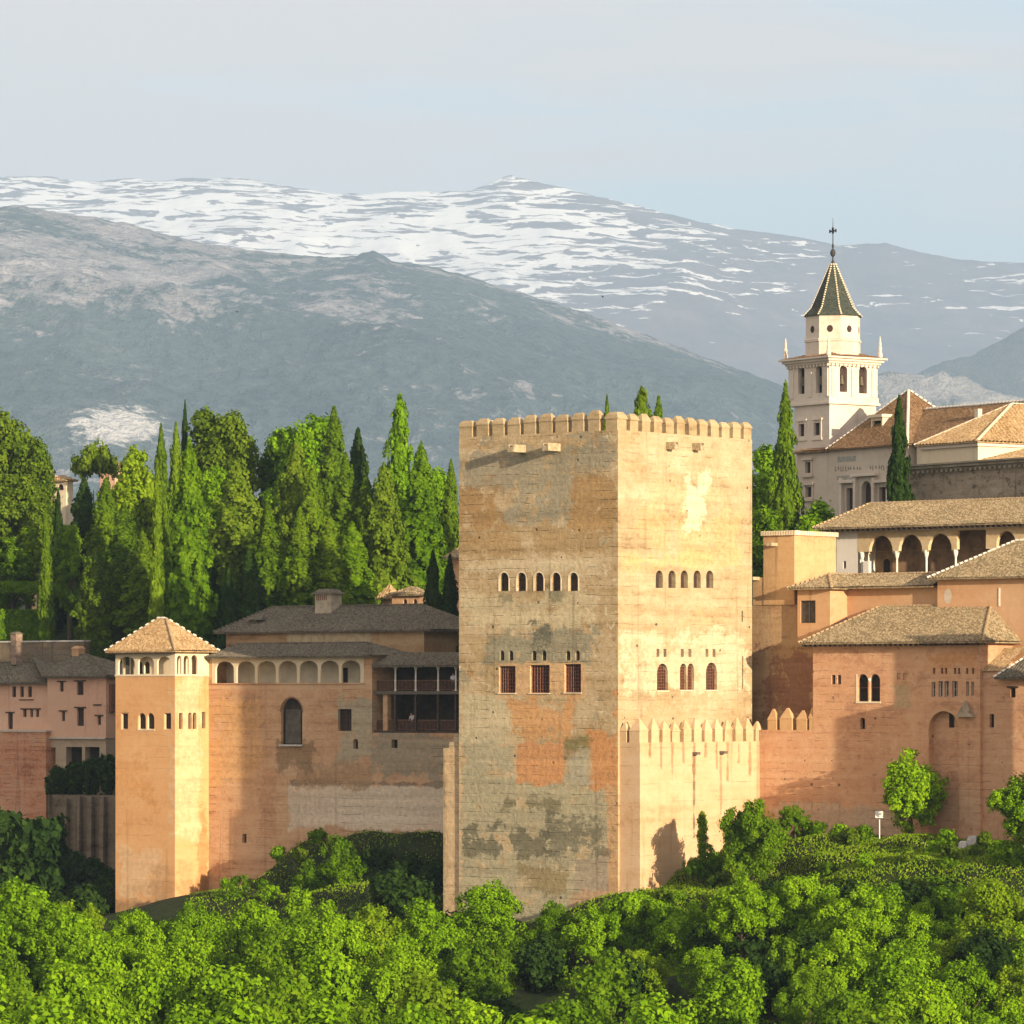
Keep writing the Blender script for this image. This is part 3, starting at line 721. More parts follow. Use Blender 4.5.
# battered foot on the left
b = t.mb(); ub = PAL.u_at(443, .15); zb_ = PAL.z_at(748, ub, 0)
b.box(ub, TU0 - .003, .18, 9, ZB, zb_); b.box(ub + .7, TU0 - .003, .21, 8.9, zb_ + .001, zb_ + .55); b.box(ub + 1.2, TU0 - .003, .24, 8.8, zb_ + .552, zb_ + 1.3)
b.build('foot', M_tower, t)
rnd = random.Random(3)
M_merl = wall_mat('merlon_stone', (.20, .14, .07), (.37, .27, .145), (.52, .41, .25), .6, .2, (), 2.0, .4)
def merlon(t, u0, u1, v0, v1, z, h, cap, mat=None, inset=.22, name='merlon', cone=False):
    b = t.mb(); j = lambda: rnd.uniform(-.06, .06); h += rnd.uniform(-.13, .07); cap *= rnd.uniform(.8, 1.12); u0 += rnd.uniform(0, .05); u1 -= rnd.uniform(0, .05)
    b.box(u0 + j(), u1 + j(), v0 + .012, v1 - .012, z, z + h)
    z1 = z + h
    if cone:
        b.taper(u0 - .04, u1 + .04, v0 - .03, v1 + .03, z1 + .002, z1 + cap, (u1 - u0) * .46, (v1 - v0) * .46)
    else:
        b.box(u0 - .05, u1 + .05, v0 - .04, v1 + .04, z1 + .002, z1 + .1)
        b.taper(u0 - .05, u1 + .05, v0 - .04, v1 + .04, z1 + .102, z1 + cap * .6, inset * .5, inset * .35)
        b.taper(u0 - .05 + inset * .5, u1 + .05 - inset * .5, v0 - .04 + inset * .35, v1 + .04 - inset * .35, z1 + cap * .6 + .002, z1 + cap + rnd.uniform(-.06, .06), inset, inset * .8)
    b.build(name, mat or M_merl, t)
zm = ztop_l; H1, H2 = 1.0, .68
nL, nR = 10, 11
pl = (-TU0 - .0) / nL; gap = .46
for i in range(nL):
    a = TU0 + pl * i
    if i == nL - 1: continue
    merlon(t, a + (.0 if i == 0 else gap / 2), a + pl - gap / 2, 0, .68, zm, H1, H2)
merlon(t, -1.45, 0, 0, 1.35, zm, H1, H2)                       # corner
vs = [1.35 + (TV1 - 1.35) * i / nR for i in range(nR + 1)]
for i in range(nR):
    merlon(t, -.68, 0, vs[i] + .5, vs[i + 1], zm, H1, H2)
for i in range(nL - 1):
    a = TU0 + pl * i; merlon(t, a + .25, a + pl - .25, TV1 - .68, TV1, zm, H1, H2)
for i in range(nR):
    merlon(t, TU0, TU0 + .68, vs[i] + .5, vs[i + 1] - .02, zm, H1, H2)
# water spouts
for px, py in ((517, 448), (551.5, 446.5)):
    a = PAL.u_at(px + 6, 0); z = PAL.z_at(py, a, 0); b = t.mb()
    b.taper(a - .35, a + .35, -1.75, .1, z - .45, z + .02, .0, .0); b.box(a - .35, a - .2, -1.75, .0, z + .022, z + .25); b.box(a + .2, a + .35, -1.75, .0, z + .022, z + .25)
    b.build('spout', M_spout, t)
for px, py in ((668, 445), (694, 446)):
    a = PAL.v_at(px, 0); z = PAL.z_at(py, 0, a); b = t.mb()
    b.box(-.1, 1.0, a - .32, a + .32, z - .4, z + .02); b.box(.0, 1.0, a - .32, a - .2, z + .022, z + .25); b.box(.0, 1.0, a + .2, a + .32, z + .022, z + .25)
    b.build('spout', M_spout, t)
windows(t, 'F', 0, FL_up, .45, M_dark2); windows(t, 'R', 0, FR_up, .5, M_dark2)
windows(t, 'F', 0, FL_sm, .45, M_dark2); windows(t, 'R', 0, FR_sm, .5, M_dark2); windows(t, 'R', 0, FR_sl, .5, M_dark2, name='slit')
windows(t, 'F', 0, FL_bg, .4, M_dark2, True, M_latt, 6, 7, 'lattice_window', .07)
windows(t, 'R', 0, FR_bg, .45, M_dark2, True, M_latt, 4, 8, 'lattice_window', .06)
for h in FL_bg: sill(t, 'F', 0, h, M_cream, .1, .1, .08)
for h in FR_bg: sill(t, 'R', 0, h, M_cream, .1, .1, .08)
for h in FL_up:      # pale brick surround
    b = t.mb(); 
    for sgn in (0, 1):
        a = h[0] - .12 if sgn == 0 else h[1] + .003
        b.box(a, a + .115, -.03, .1, h[2], h[3] - (h[1] - h[0]) / 2)
    pts = arch('round', h[0], h[1], h[2], h[3]); po = arch('round', h[0] - .12, h[1] + .12, h[2], h[3] + .12)
    for (p, q, r, s) in zip(pts[:-1], pts[1:], po[1:], po[:-1]): b.face([(p[0], -.03, p[1]), (q[0], -.03, q[1]), (r[0], -.03, r[1]), (s[0], -.03, s[1])])
    b.build('window_surround', M_cream, t)

# ------------------------------------------------------------------ bastion with pointed merlons round the tower's corner
BU = PAL.u_at(640, .25); zbw = PAL.z_at(742, BU, 8)
t = Thing('bastion', 'bright plastered bastion with pointed merlons against the foot of the big tower', 'bastion', PAL, BU / 2, 10, ZB)
BV1 = PAL.v_at(763.5, BU)
m = t.mb(); m.shell(.004, BU, .25, BV1, ZB, zbw)
m.build('wall', M_bast, t)
nb = 11; pb = (BV1 - .25 - .9) / nb
M_bm = wall_mat('bastion_merlon', (.40, .25, .125), (.56, .38, .21), (.64, .48, .30), .4, .3, (), 2.0, .25)
merlon(t, BU - 1.25, BU, .25, 1.5, zbw, 1.1, 1.0, M_bm, cone=True)
for i in range(nb):
    v0 = 1.5 + .42 + (BV1 - 1.5) / nb * i; v1 = 1.5 + (BV1 - 1.5) / nb * (i + 1)
    merlon(t, BU - .6, BU, v0, v1, zbw, 1.1, 1.0, M_bm, cone=True)
merlon(t, .01, .75, .25, .9, zbw - .1, 1.1, .9, M_bm, cone=True)
for px, py in ((694, 752), (721, 751)):
    a = PAL.v_at(px, BU); z = PAL.z_at(py, BU, a); b = t.mb()
    b.box(BU - .1, BU + .55, a - .25, a + .25, z - .25, z); b.build('spout', M_woodg, t)

# ------------------------------------------------------------------ right: curtain wall, inner wall, palace range
M_ochre2 = wall_mat('weathered_ochre_plaster', (.33, .19, .09), (.52, .32, .155), (.60, .42, .23), .6, .4, (), 1.0, .3)
t = Thing('curtain_wall', 'low orange wall with four pointed merlons right of the bastion', 'wall', PAL, BU + 3, 18, -22)
EU0 = PAL.u_at(813, 18); zk = PAL.z_at(730, BU + 2, 18)
m = t.mb(); m.box(BU + .003, EU0 - .003, 18, 19.2, -22, zk); m.build('wall', M_rwall, t)
for pa, pb_ in ((767, 776.5), (780, 792), (796, 807), (808.5, 812.6)):
    merlon(t, PAL.u_at(pa, 18), PAL.u_at(pb_, 18), 18, 18.6, zk, 1.0, 1.0, M_ochre2, cone=True)

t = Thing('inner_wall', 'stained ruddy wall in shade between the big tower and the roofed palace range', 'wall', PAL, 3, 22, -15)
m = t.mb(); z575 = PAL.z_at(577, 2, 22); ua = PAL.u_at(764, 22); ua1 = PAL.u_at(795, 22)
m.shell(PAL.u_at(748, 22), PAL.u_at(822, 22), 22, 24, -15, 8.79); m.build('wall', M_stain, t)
t2 = Thing('parapet_house', 'plain ochre cube house with a tile fringed parapet beside the big tower', 'house', PAL, ua, 21.9, 8.8)
zt = PAL.z_at(535, ua1, 21.9); va1 = PAL.v_at(836, ua1)
m = t2.mb(); m.shell(ua, ua1, 21.9, va1, 8.8, zt); 
m.box(PAL.u_at(753, 21.95), ua - .003, 21.95, 26, 8.8, z575)
m.build('wall', M_ochre2, t2)
m = t2.mb()
k = ua - .15
while k < ua1 + .1: m.box(k, k + .17, 21.68, 22.5, zt + .002, zt + .42); k += .29
k = 22.0
while k < va1: m.box(ua1 - .5, ua1 + .22, k, k + .17, zt + .003, zt + .41); k += .29
m.box(ua - .1, ua1 + .12, 21.75, va1, zt + .0015, zt + .2)
m.build('parapet_tiles', M_cream, t2)
for px, py, vv in ((775, 543, 21.9), (757, 577, 21.95)):
    b = t2.mb(); a = PAL.u_at(px, vv); z = PAL.z_at(py, a, vv); b.box(a - .28, a + .28, vv - 1.0, vv + .1, z - .3, z); b.build('spout', M_spout, t2)

# range E: the long roofed hall
EU1 = PAL.u_at(980, 18); ze = PAL.z_at(642.5, EU0 + 4, 17.4)
EV1 = 31.0
t = Thing('palace_hall', 'long ruddy brick palace hall with hipped tile roof above the garden path', 'building', PAL, EU0, 18, -22)
H_tw = PAL.fhole(18, [(857.5, 868, 674, 701.5, 'round'), (869.5, 880, 674, 701.5, 'round')])
H_st = PAL.fhole(18, [(831.5, 835.3, 675, 684.3), (837.3, 841, 675, 684.3)])
H_sl = PAL.fhole(18, [(860, 865, 717.5, 729, 'round')])
H_ni = PAL.fhole(18, [(928.5, 959, 711, 852, 'round', .75)])
H_ro = PAL.fhole(18, [(931.5, 935.5, 682, 697), (938.5, 943, 681, 697), (944.5, 949, 681, 697), (952, 957.5, 681, 697), (966, 969, 681.5, 696), (971, 974, 681.5, 696)])
H_r2 = PAL.fhole(18, [(x - 1.2, x + 1.2, 668, 674) for x in (934, 942, 946, 955, 959, 967, 973)])
H_bl = PAL.fhole(18, [(897, 900.5, 673, 680, 'rect', .12), (903, 907, 673, 680, 'rect', .12)])
allh = H_tw + H_st + H_sl + H_ni + H_ro + H_r2 + H_bl
R_h = []
m = t.mb(); m.shell(EU0, EU1, 18, EV1, -22, ze + .1, allh, R_h, .45)
for h in H_ni + H_bl: m.pane('F', 18, h, h[5])
m.build('wall', M_rwall, t)
windows(t, 'F', 18, H_st + H_r2, .45, M_dark2); windows(t, 'F', 18, H_sl, .45, M_dark, name='slit')
windows(t, 'F', 18, H_tw, .45, M_dark, True, M_latt, 0, 1, 'window', .05, M_latt)
windows(t, 'F', 18, H_ro, .45, M_dark2, True, M_post, 1, 1, 'window', .06, M_post)
b = t.mb(); uc = (H_tw[0][1] + H_tw[1][0]) / 2; b.lathe((uc, 18.1, H_tw[0][2]), [(.12, 0), (.08, .15), (.075, 1.7), (.13, 1.95), (.13, 2.1)], 8); b.build('column', M_marble, t)
hu = H_tw[0][0] - .16; b = t.mb(); b.box(hu, hu + .14, 17.97, 18.2, H_tw[0][2], H_tw[0][3]); b.box(hu, H_tw[1][1] + .1, 17.93, 18.2, H_tw[0][2] - .16, H_tw[0][2] - .004); b.build('window_surround', M_cream, t)
hn = H_ni[0]; 
b = t.mb(); hs = PAL.fhole(18, [(944.5, 949.5, 713, 727.5)])[0]; b.pane('F', 18, hs, .72, 0); b.build('slit', M_dark, t)
b = t.mb(); po = arch('round', hn[0] - .22, hn[1] + .22, hn[2], hn[3] + .22); pi_ = arch('round', *hn[:4])
for (p, q, r, s) in zip(pi_[:-1], pi_[1:], po[1:], po[:-1]): b.face([(p[0], 17.985, p[1]), (q[0], 17.985, q[1]), (r[0], 17.985, r[1]), (s[0], 17.985, s[1])])
b.build('niche_arch', M_ochre, t)
b = t.mb(); a = PAL.u_at(967, 18); z = PAL.z_at(717, a, 18); b.taper(a - .85, a + .85, 17.5, 18, z, z + 1.4, .75, .2); b.build('hood', M_dkstone, t)
ro = .95
m = t.mb(); zr = PAL.z_at(606, EU0 + 9, 23.2)
du = (EV1 - 18) / 2
Ec, Ea, Eb = m.hip(EU0 - ro, EU1 + ro, 18 - ro, EV1 + ro, ze, zr, (PAL.u_at(880, 23.5), 23.5), (PAL.u_at(991, 23.5), 23.5), .32, .085)
m.build('roof', M_tile, t)
b = t.mb(); b.caps(Ea, Eb, .16); b.caps(Ec[0], Ea, .15); b.caps(Ec[1], Eb, .15); b.build('ridge_tiles', M_capc, t)
# eave rafters
b = t.mb(); k = EU0 - .6
while k < EU1 + .6: b.box(k, k + .14, 18 - ro + .06, 17.998, ze - .34, ze - .165); k += .55
b.build('eave_rafters', M_wood, t)

# lower wing F beyond the hall's corner
t = Thing('low_wing', 'low brick wing with a small grey hipped roof at the right edge', 'building', PAL, EU1, 18.4, -22)
FU1 = EU1 + 14; zf_ = PAL.z_at(672, EU1 + 1, 18.4)
H_f = PAL.fhole(18.4, [(1010, 1015.5, 688, 697.5)]); H_f2 = PAL.fhole(18.4, [(989.5, 994, 714, 727.5)])
m = t.mb(); m.shell(EU1 + .003, FU1, 18.4, 27, -22, zf_, H_f + H_f2, (), .4); m.build('wall', M_rwall, t)
windows(t, 'F', 18.4, H_f, .4, M_dark); windows(t, 'F', 18.4, H_f2, .4, M_dark, name='slit')
b = t.mb(); h = H_f[0]; b.box(h[0] - .3, h[1] + .3, 18.33, 18.6, h[3] + .004, h[3] + .16); b.build('lintel', M_wood, t)
m = t.mb(); fu0 = PAL.u_at(995, 17.8)
zf2 = PAL.z_at(677.5, fu0 + 1, 17.6)
Fc, Fa, Fb = m.hip(fu0, FU1 + .6, 17.6, 24, zf2, PAL.z_at(650, fu0 + 3, 20.5), (fu0 + 2.6, 20.6), (FU1 - 3, 20.6), .32, .06)
m.build('roof', M_tileg, t)
b = t.mb(); b.caps(Fc[0], Fa, .16); b.caps(Fa, Fb, .15); b.build('ridge_tiles', M_mort, t)
m = t.mb(); u0_, u1_ = EU1 + .01, fu0 + .5
m.slope((u0_, 18.2, zf_ + .02), (u1_, 18.2, zf_ + .02), (u0_, 22, zf_ + 2.2), (u1_, 22, zf_ + 2.2), .32, .06); m.build('lean_to_roof', M_tile2, t)

# B: small house with a window, and the range behind it
BV = 21.4
BU0, BU1 = PAL.u_at(797.5, BV), PAL.u_at(830, BV); zb1 = PAL.z_at(588, BU0 + 1, BV - .5)
BV2 = PAL.v_at(847, BU1)
t = Thing('small_house', 'little ochre house with one dark square window above the hall roof', 'house', PAL, BU0, BV, 5.2)
H_b = PAL.fhole(BV, [(800.5, 815.5, 600.5, 623)])
m = t.mb(); m.shell(BU0, BU1, BV, 31, 5.2, zb1 + .05, H_b, (), .3); m.build('wall', M_ochre, t)
windows(t, 'F', BV, H_b, .3, flat_mat('shuttered_pane', (.10, .075, .05), .3, 3), True, M_wood, 1, 0, 'window', .09, M_woodg)
m = t.mb(); b = t.mb()
c, A, B_ = m.hip(BU0 - .7, BU1 + .7, BV - .7, 31, zb1, PAL.z_at(574.5, BU0 + 2, 26), ((BU0 + BU1) / 2, BV + 2.4), ((BU0 + BU1) / 2, 29),   .32, .085); m.build('roof', M_tile, t)
b.caps(c[0], A, .15); b.caps(c[1], A, .15); b.caps(A, B_, .15); b.build('ridge_tiles', M_capc, t)

t = Thing('ochre_range', 'plain orange wall with a long low tile roof below the arcade', 'building', PAL, BU1 + 1, BV2, -6)
RU1 = PAL.u_at(938, BV2)
m = t.mb(); zr1 = PAL.z_at(586.5, BU1 + 4, BV2 - .8)
m.shell(BU1 + .003, RU1, BV2, BV2 + 7, -6, zr1 + .03); m.build('wall', M_ochre, t)
m = t.mb(); zrr = PAL.z_at(573.8, BU1 + 4, BV2 + 2.6)
u0_, u1_ = BU1 - 1.2, RU1
m.slope((u0_, BV2 - .9, zr1), (u1_, BV2 - .9, zr1), (u0_, BV2 + 2.6, zrr), (u1_, BV2 + 2.6, zrr), .32, .06)
m.slope((u1_, BV2 + 7.5, zr1), (u0_, BV2 + 7.5, zr1), (u1_, BV2 + 2.6, zrr), (u0_, BV2 + 2.6, zrr), .32, .06)
m.box(u0_ + .03, u1_ - .01, BV2 - .87, BV2 + 7.4, zr1 - .17, zr1 - .05)
m.build('roof', M_tile, t)
b = t.mb(); b.caps((u0_, BV2 + 2.6, zrr), (u1_, BV2 + 2.6, zrr), .14); b.build('ridge_tiles', M_capc, t)

# D: house with a pyramid roof, right edge
DV = BV2 - .9
DU0 = PAL.u_at(937.5, DV); zd = PAL.z_at(577.5, DU0 + 3, DV - .6); DU1 = DU0 + 15
t = Thing('pyramid_roof_house', 'orange house with a broad tiled pyramid roof at the right edge', 'house', PAL, DU0, DV, -6)
m = t.mb(); m.shell(DU0, DU1, DV, DV + 10, -6, zd + .04); m.build('wall', M_ochre, t)
b = t.mb(); a = PAL.u_at(999.5, DV); b.box(a - .07, a + .07, DV - .06, DV - .003, PAL.z_at(606, a, DV), PAL.z_at(588, a, DV)); b.build('downpipe', M_marble, t)
b = t.mb(); a = PAL.u_at(952, DV); z = PAL.z_at(596, a, DV); b.face([(a - .45 + .45 * math.cos(k), DV - .012, z + .7 * math.sin(k)) for k in [i * .6283 for i in range(10)]]); b.build('worn_patch', M_grey, t)
m = t.mb(); b = t.mb(); apx = PAL.u_at(1016, DV + 5)
c, A, B_ = m.hip(DU0 - .6, DU1 + .6, DV - .7, DV + 10.5, zd, PAL.z_at(541, apx, DV + 5), (apx, DV + 5), (apx + 3, DV + 5),   .32, .085); m.build('roof', M_tile, t)
b.caps(c[0], A, .17); b.caps(A, B_, .17); b.build('ridge_tiles', M_mort, t)

# C: the upper arcade
CV = 42.0
CU0 = PAL.u_at(836.5, CV); CU1 = PAL.u_at(1075, CV); CUa = PAL.u_at(858, CV)
t = Thing('arcade_pavilion', 'white palace pavilion with a row of stucco arches under a long tile roof', 'building', PAL, CU0, CV, 0)
zc0 = 2.0; zce = PAL.z_at(527.5, CU0 + 1, CV - 1)
zc1 = PAL.z_at(536, CUa, CV)
H_c = PAL.fhole(CV, [(869, 893, 535.5, 577, 'tall'), (898.5, 922.5, 534.5, 577, 'tall'), (928, 952, 533.5, 577, 'tall'), (957, 986, 530, 577, 'rect'), (996.5, 1016, 531, 577, 'tall'), (1022, 1045, 530, 577, 'tall')])
H_c = [(h[0], h[1], zc0, h[3], h[4]) for h in H_c]
H_cs = PAL.fhole(CV, [(843, 846, 561, 568.5)])
m = t.mb(); m.panel('F', CV, CU0, CUa, zc0, zce, H_cs, .4)
m.face([(CU0, CV, zc0), (CU0, CV + 9, zc0), (CU0, CV + 9, zce), (CU0, CV, zce)]); m.panel('R', CU1, CV, CV + 9, zc0, zce)
m.panel('F', CV + 3, CUa - .5, CU1, zc0, zce, [], .3)            # back wall of the gallery
m.box(CUa - .5, CU1, CV + .05, CV + 3, zce - .12, zce - .02)
m.box(CUa - .45, CUa - .02, CV + .42, CV + 2.99, zc0, zce - .13)
m.build('wall', M_white, t)
b = t.mb(); b.face([(CUa, CV + 2.98, zc0), (CU1, CV + 2.98, zc0), (CU1, CV + 2.98, zce - .13), (CUa, CV + 2.98, zce - .13)]); b.build('gallery_back_wall', flat_mat('brown_back_wall', (.25, .16, .09), .35, .8), t)
b = t.mb(); h = PAL.fhole(CV + 3, [(884, 890, 559, 577, 'round')])[0]; b.pane('F', CV + 3, h, -.05); b.build('door', M_dark, t)
windows(t, 'F', CV, H_cs, .4, M_dark)
# the slender-columned arcade: arches cut in a stucco screen carried by thin columns
sp = PAL.z_at(552, CUa, CV)
b = t.mb(); b.panel('F', CV - .02, CUa + .003, CU1, sp, zce - .02, [(h[0], h[1], sp, h[3], h[4]) for h in H_c], .45); b.build('arcade_screen', M_stucco, t)
edges = [CUa + .35] + [(H_c[i][1] + H_c[i + 1][0]) / 2 for i in range(len(H_c) - 1)]
for e in edges:
    b = t.mb(); b.lathe((e, CV + .2, zc0), [(.17, 0), (.17, .2), (.11, .35), (.10, sp - zc0 - .75), (.16, sp - zc0 - .6), (.30, sp - zc0 - .05), (.30, sp - zc0 - .01)], 8); b.build('column', M_marble, t)
b = t.mb(); b.box(CUa + .6, H_c[0][0] - .02, CV, CV + .4, zc0, sp - .9); b.build('pier', M_marble, t)
b = t.mb(); b.box(CU0, CU1, CV - .12, CV - .024, zce - .42, zce - .18); b.build('frieze', M_white, t)
m = t.mb(); b = t.mb()
zcr = PAL.z_at(502.5, CU0 + 5, CV + 4.5)
ca = PAL.u_at(870, CV + 4.5)
c, A, B_ = m.hip(PAL.u_at(812, CV - 1.1), CU1 + 1, CV - 1.1, CV + 10, zce, zcr, (ca, CV + 4.5), (CU1 - 4, CV + 4.5),   .32, .085); m.build('roof', M_tile, t)
b.caps(c[0], A, .16); b.caps(A, B_, .15); b.build('ridge_tiles', M_capc, t)
b = t.mb(); k = CU0 - .8
while k < CU1: b.box(k, k + .14, CV - 1.04, CV - .13, zce - .36, zce - .17); k += .6
b.build('eave_rafters', M_wood, t)

# unseen thin slab for the palace tower to the right, shaped to shade the hall
t = Thing('tower_shade_slab', 'thin slab in place of a palace tower beyond the right edge, shaped to cast shade', 'tower', PAL, 39.2, 12.1, -26)
m = t.mb(); m.shell(39.2, 48, 12.1, 13.5, -26, 9.3); m.shell(39.25, 47.9, 10.35, 12.097, -26, 4.0); m.build('wall', M_rwall, t)
for k in range(5): merlon(t, 39.3 + k * 1.7, 40.4 + k * 1.7, 12.15, 12.8, 9.3, .3, .2)

# ------------------------------------------------------------------ church
def chz(py, uu=0, vv=0): return CH.z_at(py, uu, vv)
sU = CH.u_at(794.5, 0); sV = CH.v_at(876.0, 0); bU = CH.u_at(788.5, -.12); bV = CH.v_at(877.5, .12)
t = Thing('bell_tower', 'cream church bell tower with belfry arches, octagonal lantern and dark spire', 'bell tower', CH, sU / 2, sV / 2, 8)
z_sc = chz(403.5); z_co = chz(358)
fl = CH.fhole(0, [(799, 804.8, 424, 436.3), (814, 820.3, 422.8, 435.3)])
m = t.mb(); m.shell(sU, 0, 0, sV, 8, z_sc, fl, (), .35)
HB_f = CH.fhole(-.12, [(798, 804.4, 366.3, 394, 'round'), (815.8, 822, 365.3, 393, 'round')]); HB_r = CH.rhole(.12, [(839.7, 847.3, 365.3, 392, 'round'), (859, 867, 366, 393.5, 'round')])
m.shell(bU, .12, -.12, bV, z_sc + .25, z_co, HB_f, HB_r, .6)
# pilasters, strings and entablature
def pil_f(px, w=.35): a = CH.u_at(px, -.12); m.box(a - w, a + w, -.27, -.123, z_sc + .9, z_co - 1.15)
def pil_r(px, w=.3): a = CH.v_at(px, .12); m.box(.123, .27, a - w, a + w, z_sc + .9, z_co - 1.15)
for px in (792, 810, 826.5): pil_f(px)
for px in (833.5, 853, 873.5): pil_r(px)
m.box(bU - .12, .24, -.24, bV + .12, z_co - .82, z_co - .552); m.box(bU - .1, .2, -.2, bV + .1, z_sc + .252, z_sc + .85)
m.build('wall', M_church, t)
m = t.mb(); m.box(bU - .25, .35, -.35, bV + .25, z_sc - .02, z_sc + .245)
for i, (o, z0, z1) in enumerate(((.3, -.548, -.3), (.55, -.298, .0), (.85, .002, .22))): m.box(bU - o, .12 + o, -.12 - o, bV + o, z_co + z0, z_co + z1)
k = bU
while k < .1: m.box(k, k + .22, -.42, -.243, z_co - .9, z_co - .6); k += .62
k = 0.
while k < bV: m.box(.243, .42, k, k + .22, z_co - .9, z_co - .6); k += .62
m.build('cornice', M_church, t)
windows(t, 'F', -.12, HB_f, .6, M_dark, name='belfry_arch'); windows(t, 'R', .12, HB_r, .6, M_dark2, name='belfry_arch')
for face, fx, hs in (('F', -.12, HB_f), ('R', .12, HB_r)):
    for h in hs:
        b = t.mb(); P = b.P(face, fx); q = P((h[0] + h[1]) / 2, h[2] + (h[3] - h[2]) * .30, .35)
        b.lathe(q, [(.02, 1.05), (.16, 1.0), (.22, .6), (.27, .25), (.36, 0)], 10); b.build('bell', flat_mat('bronze', (.12, .10, .06), .2, 4, .5), t)
windows(t, 'F', 0, fl, .35, M_dark2)
for h in fl:
    b = t.mb(); w = .28
    b.box(h[0] - w, h[0] - .003, -.1, .1, h[2] - .3, h[3] + .3); b.box(h[1] + .003, h[1] + w, -.1, .1, h[2] - .3, h[3] + .3); b.box(h[0] - w - .15, h[1] + w + .15, -.18, .1, h[3] + .303, h[3] + .55); b.box(h[0] - w - .1, h[1] + w + .1, -.14, .1, h[2] - .55, h[2] - .303)
    b.build('window_frame', M_church, t)
cu, cv = (bU + .12) / 2, (bV - .12) / 2
zl0 = z_co + .22
m = t.mb(); R8 = 3.28; zl = chz(317, cu, cv)
m.lathe((cu, cv, zl0), [(R8 + .05, 0), (R8 + .05, (zl - zl0) * .38), (R8 + .16, (zl - zl0) * .39), (R8 + .16, (zl - zl0) * .45), (R8, (zl - zl0) * .46), (R8, zl - zl0 - .002)], 8, math.pi / 8); m.build('lantern', M_church, t)
m = t.mb(); 
c, A, B_ = m.hip(bU - .6, .7, -.7, bV + .6, zl0 + .02, zl0 + 1.2, None, None, .3, .04); m.build('tower_roof', M_tile3, t)
for kk in range(8):
    ang = kk * math.pi / 4
    d = Vector((math.cos(ang), math.sin(ang), 0)); sd_ = Vector((-math.sin(ang), math.cos(ang), 0)); ctr = Vector((cu, cv, zl0 + (zl - zl0) * .68)) + d * (R8 * math.cos(math.pi / 8) + .02)
    b = t.mb(); b.face([ctr + sd_ * .36 * math.cos(q) + Vector((0, 0, .42 * math.sin(q))) for q in [i * math.pi / 6 for i in range(12)]]); b.build('oculus', M_dark2, t)
m = t.mb(); zs = chz(263, cu, cv); m.lathe((cu, cv, zl), [(R8 + .22, -.02), (R8 + .22, .06), (R8 * .80, .95), (.25, zs - zl)], 8, math.pi / 8); m.build('spire', M_slate, t)
b = t.mb()
for kk in range(8):
    ang = math.pi / 8 + kk * math.pi / 4; d = Vector((math.cos(ang), math.sin(ang), 0)); o_ = Vector((cu, cv, zl))
    b.caps(o_ + d * (R8 + .24) + Vector((0, 0, .05)), o_ + d * (R8 * .80 + .02) + Vector((0, 0, .97)), .12, .3, .6); b.caps(o_ + d * (R8 * .80 + .02) + Vector((0, 0, .97)), o_ + d * .26 + Vector((0, 0, zs - zl)), .12, .3, .6)
b.build('spire_ribs', M_cream, t)
m = t.mb(); zt_ = chz(217, cu, cv); zc_ = chz(231, cu, cv)
m.lathe((cu, cv, zs - .1), [(.26, 0), (.09, .5), (.09, .8), (.26, 1.0), (.33, 1.3), (.24, 1.6), (.07, 1.8), (.15, 2.1), (.06, 2.4), (.06, zt_ - zs - 1.8), (.02, zt_ - zs)], 8)
m.build('finial', M_iron, t)
b = t.mb(); b.box(cu - .62, cu + .62, cv - .06, cv + .06, zc_ - .08, zc_ + .08); b.box(cu - .14, cu + .14, cv - .063, cv + .063, zc_ - .3, zc_ + .4); b.box(cu - .62, cu - .5, cv - .065, cv + .065, zc_ - .2, zc_ + .2); b.box(cu + .5, cu + .62, cv - .065, cv + .065, zc_ - .2, zc_ + .2); b.build('cross', M_iron, t)
for (a, b_) in ((bU - .2, -.4), (.35, -.4), (.35, bV + .2), (bU - .2, bV + .2)):
    b = t.mb(); b.lathe((a, b_, zl0), [(.28, 0), (.28, .6), (.19, .7), (.23, 1.2), (.14, 1.35), (.17, 1.7), (.03, 2.6)], 8); b.build('pinnacle', M_church, t)

# nave block with pyramid roof in front of the tower
nv = -.9
nU0, nUm, nU1 = CH.u_at(797, nv), CH.u_at(833, nv), CH.u_at(908, nv); nV1 = CH.v_at(985, nU1)
zn = chz(448, (nU0 + nU1) / 2, nv)
t = Thing('church_nave', 'grey walled church body with brown pyramid roof beneath the bell tower', 'church', CH, nU0, nv, 8)
Hn = CH.fhole(nv, [(805.5, 811, 462, 473), (806, 812, 487, 497), (846.5, 853, 488, 520, 'rect', .5), (861.5, 871, 481, 520, 'round', .7), (879, 886, 487, 520, 'rect', .5)])
m = t.mb(); m.shell(nU0, nU1, nv, nV1, 8, zn, Hn, (), .4)
m.build('wall', M_grey, t)
windows(t, 'F', nv, Hn, .4, M_dark2)
m = t.mb()
for h in Hn[:2]:
    m.box(h[0] - .3, h[0] - .004, nv - .1, nv + .1, h[2] - .2, h[3] + .2); m.box(h[1] + .004, h[1] + .3, nv - .1, nv + .1, h[2] - .2, h[3] + .2); m.box(h[0] - .45, h[1] + .45, nv - .3, nv + .1, h[3] + .203, h[3] + .5); m.box(h[0] - .45, h[1] + .45, nv - .3, nv + .1, h[2] - .5, h[2] - .203)
m.build('window_frame', M_grey, t)
m = t.mb()      # portal: pilasters and cornice steps
for px, top in ((843, 472), (857, 472), (875.5, 472), (890, 476)): a = CH.u_at(px, nv); m.box(a - .22, a + .22, nv - .45, nv + .1, 8, chz(top + 6, a, nv))
